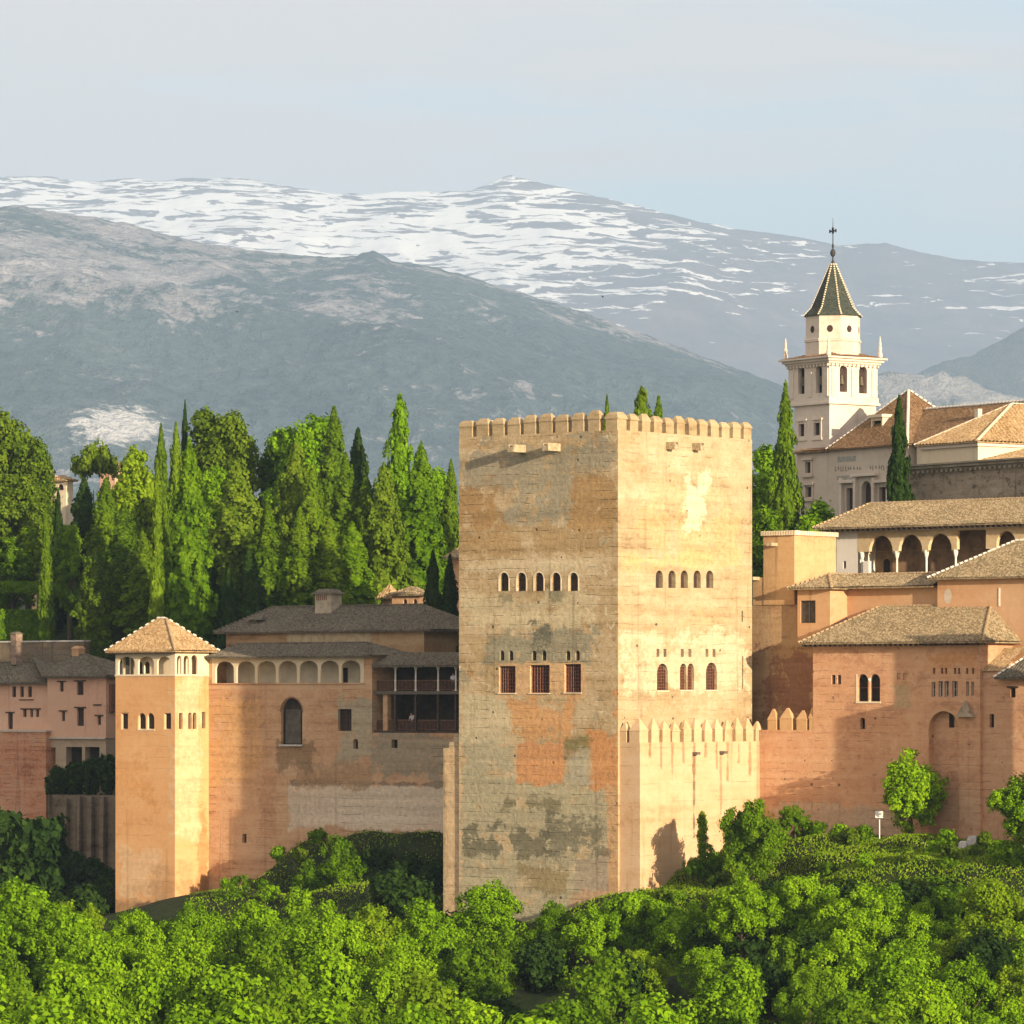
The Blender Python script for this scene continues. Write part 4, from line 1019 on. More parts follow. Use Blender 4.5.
for p0, p1, top in ((842, 856, 482), (854, 879, 475.5), (876.5, 892, 481.5)):
    a0, a1 = CH.u_at(p0, nv), CH.u_at(p1, nv); m.box(a0, a1, nv - .62, nv + .1, chz(top + 1.6, a0, nv), chz(top - 1.2, a0, nv))
m.build('portal', M_church, t)
# the painted inscription, too weathered to read
m = t.mb(); r2 = random.Random(8)
for p0, p1, y0, y1 in ((835, 860, 466.5, 471.5), (870, 890, 465.5, 470.5)):
    px = p0
    while px < p1:
        a = CH.u_at(px, nv); z0, z1 = chz(y1, a, nv), chz(y0, a, nv); w = .11
        k = r2.randint(0, 3)
        m.box(a, a + w, nv - .02, nv + .05, z0 + .05 * k, z1)
        if k: m.box(a + w + .002, a + w + .16, nv - .02, nv + .05, (z0, z1 - .12, (z0 + z1) / 2)[k - 1], (z0 + .12, z1, (z0 + z1) / 2 + .1)[k - 1])
        px += r2.choice((2.2, 2.6, 3.0, 3.4))
m.build('inscription', flat_mat('faded_lettering', (.20, .18, .15), .3, 5), t)
for p0, p1, y0, y1 in ((837, 856, 457, 462.5), (837, 855, 476, 480)):
    b = t.mb(); a0, a1 = CH.u_at(p0, nv), CH.u_at(p1, nv); b.box(a0, a1, nv - .012, nv + .05, chz(y1, a0, nv), chz(y0, a0, nv)); b.build('worn_panel', flat_mat('worn_grey', (.33, .32, .27), .25, 3), t)
m = t.mb(); b = t.mb()
ov = .55; zap = chz(390, (nUm + nU1) / 2, (nv + nV1) / 2)
c, A, B_ = m.hip(nUm - ov, nU1 + ov, nv - ov, nV1 + ov, zn, zap, None, None, .34, .06)
m.slope((nU0 - .3, nv - ov, zn), (nUm, nv - ov, zn), (nU0 - .3, -.004, zn + .35), (nUm, -.004, zn + .35), .34, .05)
m.box(nU0 - .3, nUm - ov, nv - ov + .03, -.01, zn - .25, zn - .06)
m.build('roof', M_tile3, t)
b.caps(c[0], A, .17, .5, .6); b.caps(c[1], A, .19, .5, .85); b.caps(c[2], A, .2, .6, .6); b.build('ridge_tiles', M_mort, t)
# dormer
k0, k1 = CH.u_at(871, nv + 1.6), CH.u_at(882.5, nv + 1.6); zd0, zd1 = chz(437, k0, nv + 1.6), chz(418, k0, nv + 1.6)
m = t.mb(); dv1 = CH.v_at(894, k1); hd = [(k0 + .25, k1 - .25, zd0 + .3, zd1 - .35, 'rect')]
m.shell(k0, k1, nv + 1.6, max(dv1, nv + 3.5), zd0 - 1.5, zd1, hd, (), .4); m.box(k0 - .2, k1 + .25, nv + 1.3, max(dv1, nv + 3.5) + .2, zd1 + .002, zd1 + .35); o_ = m.build('dormer', M_cream, t)
m = t.mb(); m.pane('F', nv + 1.6, hd[0], .35); m.build('window', M_dark, o_)
# long wing to the right
t = Thing('church_wing', 'long brown tiled church roof running off to the right edge', 'church wing', CH, nU1 + 6, 4, 8)
m = t.mb(); wv = (nv + nV1) / 2; zwr = chz(405.5, nU1 + 5, wv); wv0 = wv - 5.5; zwe = zn
m.shell(nU1 + .6, nU1 + 40, wv0 + .6, wv + 5, 8, zwe + .02); m.build('wall', M_cream, t)
m = t.mb(); b = t.mb(); ua_, ub_ = nU1 - 3.5, nU1 + 40
m.slope((ua_, wv0, zwe), (ub_, wv0, zwe), (ua_, wv, zwr), (ub_, wv, zwr), .34, .06); m.slope((ub_, wv + 5.5, zwe), (ua_, wv + 5.5, zwe), (ub_, wv, zwr), (ua_, wv, zwr), .34, .06); m.build('roof', M_tile3, t)
b.caps((ua_, wv, zwr + .03), (ub_, wv, zwr + .03), .2, .6, .65); b.build('ridge_tiles', M_mort, t)
b = t.mb(); a = CH.u_at(979, wv - 2); b.box(a - .3, a + .3, wv - 2.4, wv - 1.8, zwr - 3.2, chz(409, a, wv - 2)); b.build('chimney', M_cream, t)

# pale hall with a hip roof, in front of the church
C2 = Fr(CH.th, (978 - 512) / F * 480, 480.0)
hU0 = C2.u_at(922, 0); zh = C2.z_at(443, -4, 0)
t = Thing('pale_hall', 'cream walled hall with a pale ochre hip roof below the church', 'building', C2, hU0 / 2, 4, 8)
m = t.mb(); m.shell(hU0, 0, 0, 24, 8, zh); m.build('wall', M_cream, t)
m = t.mb(); m.box(hU0 - .3, .3, -.3, 24, zh - .5, zh - .17); m.build('cornice', M_church, t)
m = t.mb(); b = t.mb(); rv = C2.v_at(1012, hU0 / 2)
c, A, B_ = m.hip(hU0 - .6, .6, -.6, 25, zh, C2.z_at(404, hU0 / 2, rv), (hU0 / 2, rv), (hU0 / 2, 20), .55, .13); m.build('roof', M_tile2, t)
b.caps(c[1], A, .2, .5, .9); b.caps(c[0], A, .16, .5, .9); b.caps(A, B_, .17, .5, .8); b.build('ridge_tiles', M_cream, t)
# the heavy grey stone palace wall
C3 = Fr(CH.th, (907 - 512) / F * 462, 462.0)
t = Thing('stone_palace', 'dark weathered stone palace wall with a heavy cornice near the right edge', 'building', C3, 0, 0, 4)
gU1 = C3.u_at(1090, 0); zg = C3.z_at(468, 2, 0)
m = t.mb(); m.shell(0, gU1, 0, 12, 4, zg - .35); m.build('wall', M_dkstone, t)
m = t.mb(); m.box(-.35, gU1, -.35, 12.2, zg - .348, zg - .15); m.box(-.7, gU1, -.7, 12.3, zg - .148, zg + .15); m.box(-1.0, gU1, -1.0, 12.4, zg + .152, zg + .32)
k = 0
while k < gU1: m.box(k, k + .3, -.6, -.352, zg - .6, zg - .35); k += .75
m.build('cornice', wall_mat('cornice_stone', (.12, .10, .07), (.30, .25, .18), (.48, .42, .33), .5, .5, (), 2, .4), t)
m = t.mb(); ru = C3.u_at(972, 2)
m.slope((ru, 1.5, zg + .36), (gU1, 1.5, zg + .36), (ru + 6, 7, zg + 2.2), (gU1, 7, zg + 2.2), .4, .07)
m.build('roof', M_tile2, t)

# ------------------------------------------------------------------ left: gallery range
GV = 9.8
GU0, GU1 = PAL.u_at(208.5, GV), PAL.u_at(372, GV)
GUe = TU0 + .5
t = Thing('gallery_range', 'long ruddy wall carrying an open gallery of thin posts, left of the big tower', 'building', PAL, GU0, GV, -24)
zs_ = PAL.z_at(683, GU0 + 8, GV); zge = PAL.z_at(656.5, GU0 + 8, GV - .6); zga = PAL.z_at(661, GU0 + 8, GV)
zlow = PAL.z_at(733, GU1 + 4, GV)
Hg_a = PAL.fhole(GV, [(281, 302.3, 698, 744.5, 'round', .36)]); Hg_w = PAL.fhole(GV, [(338, 351.5, 709, 731)]); Hg_s = PAL.fhole(GV, [(353.2, 358, 739, 749, 'round')]); Hg_s2 = PAL.fhole(GV, [(391.5, 397.5, 739.5, 748)])
Hg_d = PAL.fhole(GV, [(242, 246.5, 834, 843)])
m = t.mb()
m.panel('F', GV, GU0, GU1, -24, zs_, Hg_a + Hg_w + Hg_s + Hg_d, .5); m.panel('F', GV, GU1, GUe, -24, zlow, Hg_s2, .5)
m.panel('R', GU1, GV, GV + 9, zlow, zge + .02); m.face([(GU1, GV, zlow), (GUe, GV, zlow), (GUe, GV + 6, zlow), (GU1, GV + 6, zlow)])
m.face([(GU0, GV, -24), (GU0, GV + 9, -24), (GU0, GV + 9, zge), (GU0, GV, zge)])
m.box(GU0, GU1 - .003, GV + .002, GV + 2.6, zs_ - .25, zs_ - .002)            # gallery floor
m.panel('F', GV + 2.6, GU0, GU1 - .003, zs_, zge + .02)                        # its back wall is built below
m.box(GU0, GU1 - .003, GV + .03, GV + 2.6, zge - .1, zge - .02)
m.build('wall', M_lwall, t)
b = t.mb(); b.face([(GU0, GV + 2.58, zs_), (GU1 - .01, GV + 2.58, zs_), (GU1 - .01, GV + 2.58, zge - .1), (GU0, GV + 2.58, zge - .1)]); b.build('gallery_back_wall', flat_mat('gallery_plaster', (.62, .57, .42), .12, .8), t)
Ha = PAL.fhole(GV, [(x0, x1, 661, 682.5, 'seg') for x0, x1 in ((215.5, 234), (236.7, 255), (257.7, 276), (278.7, 297), (299.7, 318), (320.7, 339), (341.7, 360.5))])
Ha = [(h[0], h[1], zs_ + .004, zga, 'seg') for h in Ha]
b = t.mb(); b.panel('F', GV - .02, PAL.u_at(212, GV), PAL.u_at(364, GV), zs_ + .004, zge, Ha, .22); b.build('arcade', M_cream, t)
b = t.mb(); b.panel('F', GV, GU0, PAL.u_at(212, GV), zs_, zge); b.panel('F', GV, PAL.u_at(364, GV), GU1, zs_, zge); b.box(PAL.u_at(210, GV), PAL.u_at(365, GV), GV - .1, GV - .023, zs_ - .12, zs_ + .003); b.build('gallery_pier', M_lwall, t)
b = t.mb(); h = PAL.fhole(GV + 2.5, [(341.5, 347.5, 668, 682.5)])[0]; b.pane('F', GV + 2.5, h, 0); b.build('door', M_dark, t)
windows(t, 'F', GV, Hg_w, .5, M_dark2, True, M_wood, 1, 1, 'window', .08, M_wood); windows(t, 'F', GV, Hg_s + Hg_d, .5, M_dark, name='slit'); windows(t, 'F', GV, Hg_s2, .5, M_dark, name='drain_hole')
b = t.mb(); h = Hg_a[0]; b.pane('F', GV, h, .34); o_ = b.build('arched_recess', flat_mat('recess_painted_dark', (.035, .028, .02), .35, .9), t)  # near-black pane: the shade of a deep opening is put into its colour
b = t.mb(); b.box(h[0] + .35, h[1] - .45, GV + .28, GV + .33, h[2] + .1, h[3] - 1.1); b.build('door', flat_mat('grey_door', (.10, .09, .07), .25, 1.5), o_)
b = t.mb(); po = arch('round', h[0] - .16, h[1] + .16, h[2], h[3] + .16); pi_ = arch('round', *h[:4])
for (p, q, r, s) in zip(pi_[:-1], pi_[1:], po[1:], po[:-1]): b.face([(p[0], GV - .02, p[1]), (q[0], GV - .02, q[1]), (r[0], GV - .02, r[1]), (s[0], GV - .02, s[1])])
b.build('recess_arch', flat_mat('brick_arch', (.26, .15, .09), .3, 4), t)
sill(t, 'F', GV, h, M_stone, .25, .16, .1)
m = t.mb(); b = t.mb(); zgr = PAL.z_at(643.5, GU0 + 10, GV + 3)
c, A, B_ = m.hip(PAL.u_at(204, GV - .7), GU1 + .3, GV - .7, GV + 6.8, zge, zgr, (GU0 + 1.0, GV + 3), (GU1 - 3, GV + 3), .32, .06); m.build('roof', M_tileg, t)
b.caps(A, B_, .14); b.caps(c[1], B_, .14); b.build('ridge_tiles', M_tileg, t)

# house behind the gallery with a long grey roof and chimney
t = Thing('upper_house', 'house with a long grey tiled roof and a square chimney behind the gallery', 'house', PAL, GU0 + 5, GV + 7.5, -4)
HV = GV + 7.0; hu0, hu1 = PAL.u_at(226, HV), PAL.u_at(424, HV); zhe = PAL.z_at(631.5, hu0 + 8, HV)
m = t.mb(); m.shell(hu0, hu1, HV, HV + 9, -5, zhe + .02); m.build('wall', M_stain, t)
b = t.mb(); b.box(PAL.u_at(287, HV), PAL.u_at(371, HV), HV - .04, HV - .003, zhe - 1.4, zhe - .2); b.build('plaster_band', flat_mat('buff_plaster', (.46, .36, .22), .2, 1.5), t)
m = t.mb(); b = t.mb(); zhr = PAL.z_at(606.5, hu0 + 10, HV + 4.5)
c, A, B_ = m.hip(PAL.u_at(213, HV - .6), PAL.u_at(431, HV - .6), HV - .6, HV + 9.5, zhe, zhr, (PAL.u_at(272, HV + 4.4), HV + 4.4), (PAL.u_at(424, HV + 4.4), HV + 4.4), .32, .06); m.build('roof', M_tileg, t)
b.caps(A, B_, .14); b.caps(c[0], A, .14); b.build('ridge_tiles', M_tileg, t)
m = t.mb(); a0, a1 = PAL.u_at(315, HV + 3), PAL.u_at(331, HV + 3); z0, z1 = PAL.z_at(614, a0, HV + 3), PAL.z_at(594, a0, HV + 3)
m.box(a0, a1, HV + 3, HV + 4.6, z0 - 1, z1); o_ = m.build('chimney', flat_mat('chimney_plaster', (.42, .36, .26), .2, 1.5), t)
m = t.mb(); m.taper(a0 - .3, a1 + .3, HV + 2.7, HV + 4.9, z1 + .002, z1 + .5, .6, .6); m.build('cap', M_tileg, o_)
b = t.mb()
for k in range(6): b.box(a0 + .2 + k * .25, a0 + .32 + k * .25, HV + 2.98, HV + 3.2, z1 - .65, z1 - .15)
b.build('vent', M_latt, o_)
m = t.mb(); a = PAL.u_at(258, HV + 2); z = PAL.z_at(620, a, HV + 2); m.box(a - .5, a + .5, HV + 1.2, HV + 3, z - .9, z); m.taper(a - .8, a + 1.4, HV + .9, HV + 3.4, z + .002, z + .35, .2, .5); m.build('skylight', M_tileg, t)

# timber balconies between gallery and tower
t = Thing('timber_loggia', 'dark two storey timber balcony with pale posts in the shade of the big tower', 'balcony', PAL, GU1, GV + 2, zlow)
LV = GV + .55; LU0, LU1 = PAL.u_at(379, LV), TU0 + 1.5
zf2 = PAL.z_at(691, LU0 + 3, LV); zlt = PAL.z_at(668, LU0 + 3, LV); zle = PAL.z_at(665.5, LU0 + 3, LV - .5)
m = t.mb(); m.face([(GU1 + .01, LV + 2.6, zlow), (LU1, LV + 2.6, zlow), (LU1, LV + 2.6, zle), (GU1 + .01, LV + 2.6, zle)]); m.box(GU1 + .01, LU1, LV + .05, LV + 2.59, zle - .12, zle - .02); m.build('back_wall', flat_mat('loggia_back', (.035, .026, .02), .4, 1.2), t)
m = t.mb(); m.box(PAL.u_at(372, LV - .3), LU1, LV - .3, LV + 2.58, zf2 - .32, zf2); m.build('upper_floor', M_woodg, t)
m = t.mb(); m.box(GU1 + .01, LU1, LV - .3, LV + 2.58, zlow + .003, zlow + .22); m.build('lower_floor', M_wood, t)
for px in (395.5, 415.8, 438.3, 456):
    a = PAL.u_at(px, LV); b = t.mb(); b.lathe((a, LV, zf2), [(.14, 0), (.09, .2), (.09, .9), (.13, 1.0), (.085, 1.1), (.085, zle - zf2 - .45), (.22, zle - zf2 - .1), (.22, zle - zf2 - .04)], 8); b.build('post', M_marble, t)
    b = t.mb(); b.box(a - .1, a + .1, LV - .1, LV + .1, zlow + .222, zf2 - .323); b.build('post', M_wood, t)
b = t.mb(); a = PAL.u_at(385.5, LV); b.box(a - .28, a + .28, LV - .05, LV + .5, zlow + .222, zf2 - .323); b.build('pier', M_lwall, t)
for z0, h in ((zf2, 1.05), (zlow + .22, 1.05)):
    b = t.mb(); b.box(LU0 - .4, LU1, LV + .12, LV + .2, z0 + h - .08, z0 + h); b.box(LU0 - .4, LU1, LV + .12, LV + .2, z0 + .1, z0 + .16)
    k = LU0 - .4
    while k < LU1: b.box(k, k + .05, LV + .135, LV + .185, z0 + .162, z0 + h - .082); k += .17
    b.build('railing', flat_mat('reddish_timber', (.17, .09, .06), .3, 4), t)
m = t.mb(); b = t.mb()
c, A, B_ = m.hip(PAL.u_at(371, LV - .8), LU1 + .4, LV - .8, LV + 5, zle, PAL.z_at(652.5, LU0 + 4, LV + 2.2), (PAL.u_at(384, LV + 2.1), LV + 2.1), (LU1, LV + 2.1), .32, .06); m.build('roof', M_tileg, t)
# two visitors on the balconies
def skinned(name, label, fr, pts, edges, rad, mats, u_, v_, z_, sub=1):
    m = bpy.data.meshes.new(name); m.from_pydata(pts, edges, []); o = bpy.data.objects.new(name, m); COL.objects.link(o)
    sk = o.modifiers.new('skin', 'SKIN'); sk.use_smooth_shade = True
    for d, r in zip(m.skin_vertices[0].data, rad): d.radius = (r, r)
    m.skin_vertices[0].data[0].use_root = True
    ss = o.modifiers.new('sub', 'SUBSURF'); ss.levels = sub; ss.render_levels = sub
    X, Y = fr.w(u_, v_); o.location = (X, Y, z_); o.rotation_euler = (0, 0, -fr.th)
    m.materials.append(mats); return o
def visitor(label, u_, v_, z_, lean, shirt, px):
    M_shirt = flat_mat('shirt_cloth', shirt, .15, 8); M_skin = flat_mat('skin', (.45, .28, .19), .1, 8, .6); M_hair = flat_mat('dark_hair', (.04, .03, .025), .2, 20); M_tr = flat_mat('dark_trousers', (.06, .06, .08), .2, 8)
    L = lean
    pts = [(0, 0, .92), (0, -.05 * L, 1.15), (0, -.16 * L, 1.38), (0, -.22 * L, 1.50), (0, -.26 * L, 1.58), (0, -.27 * L, 1.66),
           (-.1, .0, .86), (-.11, -.01, .48), (-.11, .03, .06), (-.11, -.12, .03), (.1, 0, .86), (.11, -.01, .48), (.11, .03, .06), (.11, -.12, .03),
           (-.19, -.15 * L, 1.38), (-.25, -.16 * L - .05, 1.12), (-.18, -.22 * L - .16, 1.0), (-.16, -.25 * L - .24, 1.0), (.19, -.15 * L, 1.38), (.25, -.16 * L - .05, 1.12), (.18, -.22 * L - .16, 1.0), (.16, -.25 * L - .24, 1.0)]
    ed = [(0, 1), (1, 2), (2, 3), (3, 4), (4, 5), (0, 6), (6, 7), (7, 8), (8, 9), (0, 10), (10, 11), (11, 12), (12, 13), (2, 14), (14, 15), (15, 16), (16, 17), (2, 18), (18, 19), (19, 20), (20, 21)]
    ra = [.15, .14, .16, .06, .095, .09, .1, .075, .05, .04, .1, .075, .05, .04, .07, .05, .04, .035, .07, .05, .04, .035]
    o = skinned('person', label, PAL, pts, ed, ra, M_skin, u_, v_, z_); tag(o, label, 'person')
    def part(nm, mat, mbf):
        b = MB(); mbf(b); b.build(nm, mat, o, True)
    part('shirt', M_shirt, lambda b: (b.lathe((0, -.08 * L, .88), [(.19, 0), (.185, .25), (.20, .45), (.17, .56), (.08, .62)], 12), b.tube([(-.2, -.15 * L, 1.40), (-.26, -.16 * L - .05, 1.14)], [.09, .075], 8), b.tube([(.2, -.15 * L, 1.40), (.26, -.16 * L - .05, 1.14)], [.09, .075], 8)))
    part('trousers', M_tr, lambda b: (b.tube([(-.1, 0, .92), (-.115, -.01, .48), (-.115, .03, .08)], [.125, .095, .08], 8), b.tube([(.1, 0, .92), (.115, -.01, .48), (.115, .03, .08)], [.125, .095, .08], 8)))
    part('hair', M_hair, lambda b: b.lathe((0, -.25 * L + .02, 1.64), [(.11, 0), (.115, .05), (.09, .1), (.04, .13)], 10))
a = PAL.u_at(410.5, LV); visitor('person in a light grey top leaning on the lower balcony rail', a, LV + .42, zlow + .22, 1.2, (.50, .46, .46), 410)
a = PAL.u_at(450.0, LV); visitor('person in a pale shirt on the upper balcony beside the big tower', a, LV + .55, zf2, .5, (.75, .75, .8), 450)

# ------------------------------------------------------------------ mirador tower
PU1 = PAL.u_at(175, 5.0); PVf = 5.0
PV1 = PAL.v_at(208.8, PU1); PU0 = PAL.u_at(115.5, PVf)
t = Thing('mirador_tower', 'slim orange tower with an open arcaded lookout and tiled roof at left', 'tower', PAL, (PU0 + PU1) / 2, PVf, -28)
zp1 = PAL.z_at(674.5, PU1, PVf); zpe = PAL.z_at(650.5, PU1, PVf - .5)
Hp_l = PAL.fhole(PVf, [(121, 128, 713, 729.5), (138, 145.7, 713, 729.5, 'round'), (146.7, 154.3, 713, 729.5, 'round'), (164, 171, 713, 729.5)])
Hp_r = PAL.rhole(PU1, [(179, 182.8, 713, 729), (188.2, 191.8, 712.5, 729, 'round'), (192.6, 196.5, 712.5, 729, 'round'), (202, 205.5, 712, 728.5)])
m = t.mb(); m.shell(PU0, PU1, PVf, PV1, -28, zp1, Hp_l, Hp_r, .35); m.build('wall', M_pent, t)
windows(t, 'F', PVf, Hp_l, .35, M_dark2, True, M_cream, 0, 0, 'window', .07, M_cream); windows(t, 'R', PU1, Hp_r, .35, M_dark2)
for h in Hp_l[1:3]: sill(t, 'F', PVf, h, M_cream, .06, .1, .05)
# lookout: arcade on each side, an inner room behind it
La = PAL.fhole(PVf, [(118, 135, 656.5, 673.8, 'seg'), (138, 154, 656.5, 673.8, 'seg'), (157, 171, 656.5, 673.8, 'seg')])
La = [(h[0], h[1], zp1 + .03, h[3], 'seg') for h in La]
Lr = PAL.rhole(PU1, [(175.8 + 1.2, 181.5, 655.5, 673, 'tall'), (183.5, 189, 655.5, 673, 'tall'), (191, 197.5, 655, 672.5, 'tall')])
Lr = [(h[0], h[1], zp1 + .03, h[3], 'tall') for h in Lr]
def outer_slab(m, u0, u1, v0, v1, z0, z1): m.box(u0, u1, v0, v1, z0, z1)
m = t.mb(); m.panel('F', PVf, PU0, PU1, zp1 + .004, zpe, La, .22); m.panel('R', PU1, PVf, PV1, zp1 + .004, zpe, Lr, .22)
bk = [(h[0], h[1], h[2], h[3], 'seg') for h in La]; m.panel('B', PV1, PU0, PU1, zp1 + .004, zpe, bk, .22); m.panel('L', PU0, PVf, PV1, zp1 + .004, zpe, [(h[0], h[1], h[2], h[3], 'tall') for h in Lr], .22)
m.build('lookout_arcade', M_cream, t)
m = t.mb(); ir = .95; Hi = [(PU0 + 2.0, PU0 + 2.8, zp1 + .1, zp1 + 1.35, 'round'), (PU0 + 3.0, PU0 + 3.8, zp1 + .1, zp1 + 1.35, 'round')]
m.shell(PU0 + 1.6, PU1 - ir, PVf + ir, PV1 - ir, zp1 + .01, zpe, Hi, (), .25); o_ = m.build('inner_room', M_cream, t)
for h in Hi:
    m = t.mb(); m.pane('F', PVf + ir, h, .22); m.build('window', M_dark2, o_)
m = t.mb(); m.box(PU0 - .06, PU1 + .06, PVf - .06, PV1, zp1 - .16, zp1 + .003); m.build('string_course', M_cream, t)
m = t.mb(); b = t.mb(); ov = .75; zpr = PAL.z_at(618.5, (PU0 + PU1) / 2, PVf + 2.5)
c, A, B_ = m.hip(PU0 - ov, PU1 + ov, PVf - ov, PV1 + ov, zpe, zpr, ((PU0 + PU1) / 2 - .6, (PVf + PV1) / 2), ((PU0 + PU1) / 2 + .6, (PVf + PV1) / 2), .30, .06); m.build('roof', M_tile2, t)
for q in (c[0], c[2]): b.caps(q, A if q == c[0] else B_, .15, .62, .5)
b.caps(c[3], A, .15, .62, .5); b.caps(A, B_, .16, .5, .7); b.build('ridge_tiles', M_mort, t)
b = t.mb(); b.caps(c[1], B_, .16, .4, .9); b.build('hip_tiles', M_capc, t)
m = t.mb(); k = PU0 - .5
while k < PU1 + .5: m.box(k, k + .12, PVf - .7, PVf - .003, zpe - .3, zpe - .168); k += .4
m.build('eave_rafters', M_wood, t)

# ------------------------------------------------------------------ houses at the left edge (in shade)
QV = 32.0
q0, q1 = PAL.u_at(47.5, QV), PAL.u_at(106, QV); qv1 = PAL.v_at(117, q1)
t = Thing('pink_house', 'pink plastered house with dark timber lintels left of the slim orange tower', 'house', PAL, q0, QV, -22)
zq = PAL.z_at(676, q0 + 3, QV - .5); zqb = PAL.z_at(738, q0 + 3, QV)
Hq = PAL.fhole(QV, [(59.8, 63.5, 682, 691.5), (76.8, 83.5, 681.5, 695), (61.8, 65, 711.5, 721), (77, 83.8, 708, 726), (97.5, 101, 716, 725)])
Hq2 = PAL.fhole(QV + .1, [(47.6, 55.5, 747.5, 792), (66, 82, 747, 796), (85, 99.5, 747, 792)])
m = t.mb(); m.shell(q0, q1, QV, max(qv1, QV + 6), zqb, zq + .02, Hq, (), .25); m.build('wall', M_pink, t)
m = t.mb(); m.shell(q0 - .2, q1 - .1, QV + .1, QV + 7, -24, zqb - .003, Hq2, (), .9); m.build('lower_wall', wall_mat('buff_lower_wall', (.25, .18, .115), (.40, .30, .20), (.48, .38, .27), .5, .5, (), 1.2, .3), t)
windows(t, 'F', QV, Hq, .25, M_dark2); windows(t, 'F', QV + .1, Hq2, .9, M_dark, name='opening')
b = t.mb()
for h in Hq: b.box(h[0] - .35, h[1] + .35, QV - .12, QV + .1, h[3] + .004, h[3] + .14)
a = PAL.u_at(97.5, QV); z = PAL.z_at(705.5, a, QV); b.box(a - .6, a + .6, QV - .1, QV + .1, z, z + .14); b.build('lintel', M_wood, t)
m = t.mb(); m.box(q0 - .25, q1, QV - .14, QV - .003, zqb - .1, zqb + .12); m.build('string_course', M_grey, t)
m = t.mb(); b = t.mb()
c, A, B_ = m.hip(q0 - .2, q1 + .9, QV - .7, QV + 8, zq, PAL.z_at(655, q0 + 3, QV + 3.6), (PAL.u_at(32, QV + 3.6), QV + 3.6), (PAL.u_at(89, QV + 3.6), QV + 3.6), .32, .06); m.build('roof', M_tileg, t)
b.caps(A, B_, .15); b.caps(c[1], B_, .15); b.build('ridge_tiles', M_tileg, t)
b = t.mb(); a = PAL.u_at(79, QV + 4); z = PAL.z_at(656, a, QV + 4); b.box(a - .5, a + .5, QV + 3.4, QV + 4.4, z - .6, z + .8); b.taper(a - .6, a + .6, QV + 3.3, QV + 4.5, z + .802, z + 1.1, .3, .3); b.build('chimney', M_ochre, t)
# window bay on the sunlit end
rv0, rv1 = PAL.v_at(109, q1), PAL.v_at(114, q1); b = t.mb(); b.box(q1 + .003, q1 + .35, rv0, rv1, PAL.z_at(712, q1, rv0), PAL.z_at(684, q1, rv0)); b.build('shutter', M_latt, t)

t = Thing('left_house', 'pink house with three small windows in a row at the left edge', 'house', PAL, q0 - 6, QV + 1, -22)
w0, w1 = PAL.u_at(-40, QV + .8), q0 - .21; zw = PAL.z_at(682.5, w1 - 3, QV + .3)
Hw = PAL.fhole(QV + .8, [(12, 16, 686.5, 697), (20, 23.8, 686.5, 697), (27.8, 31.8, 686.5, 697), (23, 26.5, 709.5, 717), (30, 33, 709.5, 717), (35.8, 39, 709.5, 717), (7.8, 12.8, 713, 729)])
m = t.mb(); m.shell(w0, w1, QV + .8, QV + 8, PAL.z_at(731, w1, QV), zw + .02, Hw, (), .25); m.build('wall', M_pink, t)
windows(t, 'F', QV + .8, Hw, .25, M_dark2)
b = t.mb(); h0, h1 = Hw[3], Hw[5]; b.box(h0[0] - .3, h1[1] + .3, QV + .68, QV + .9, h0[3] + .004, h0[3] + .14); h = Hw[6]; b.box(h[0] - .3, h[1] + .3, QV + .68, QV + .9, h[3] + .004, h[3] + .14)
h0, h1 = Hw[1], Hw[2]; b.box(h0[0] - .1, h1[1] + .3, QV + .70, QV + .9, h0[2] - .35, h0[2] - .25); b.build('lintel', M_wood, t)
m = t.mb(); b = t.mb()
c, A, B_ = m.hip(w0, w1 + .15, QV + .1, QV + 8.4, zw, PAL.z_at(662, w1 - 3, QV + 4), (w0 + 2, QV + 4), (w1 - .5, QV + 4), .32, .06); m.build('roof', M_tileg, t)
b.caps(A, B_, .14); b.build('ridge_tiles', M_tileg, t)
b = t.mb(); a = PAL.u_at(16.5, QV + 3.5); z = PAL.z_at(634, a, QV + 3.5); b.box(a - .42, a + .42, QV + 3, QV + 4, z - 3.4, z); o_ = b.build('chimney', flat_mat('sooty_brick', (.27, .19, .14), .3, 3), t)
b = t.mb(); b.taper(a - .5, a + .5, QV + 2.9, QV + 4.1, z + .002, z + .25, .3, .3); b.build('cap', M_tileg, o_)
t = Thing('red_brick_wall', 'red brick retaining wall under the pink houses at the left edge', 'wall', PAL, q0 - 6, QV - 1, -24)
m = t.mb(); m.box(w0, PAL.u_at(46, QV - .6), QV - .6, QV + .79, -26, PAL.z_at(732, w1, QV - .6)); m.build('wall', M_pinkbrick, t)
b = t.mb(); b.box(w0, PAL.u_at(46.5, QV - .7), QV - .7, QV + .7, PAL.z_at(732, w1, QV - .6) + .003, PAL.z_at(730, w1, QV - .6)); b.build('coping', M_grey, t)
t = Thing('rubble_wall', 'grey buttressed rubble wall below the pink house, left of the slim tower', 'wall', PAL, q0, QV - 3, -26)
m = t.mb(); r0, r1 = PAL.u_at(48, QV - 2.5), PAL.u_at(122, QV - 2.5); zrb = PAL.z_at(795, r0 + 3, QV - 2.5); m.box(r0, r1, QV - 2.5, QV + .09, -27, zrb); m.build('wall', M_rub, t)
for px in (66, 79, 91, 103):
    m = t.mb(); a = PAL.u_at(px, QV - 2.9); m.taper(a - .35, a + .35, QV - 3.4, QV - 2.503, -27, zrb - .4 + (px % 3) * .3, .06, .3); m.build('buttress', M_rub, t)
t = Thing('garden_wall', 'long grey garden wall behind the roofs of the pink houses', 'wall', PAL, q0, QV + 12, -6)
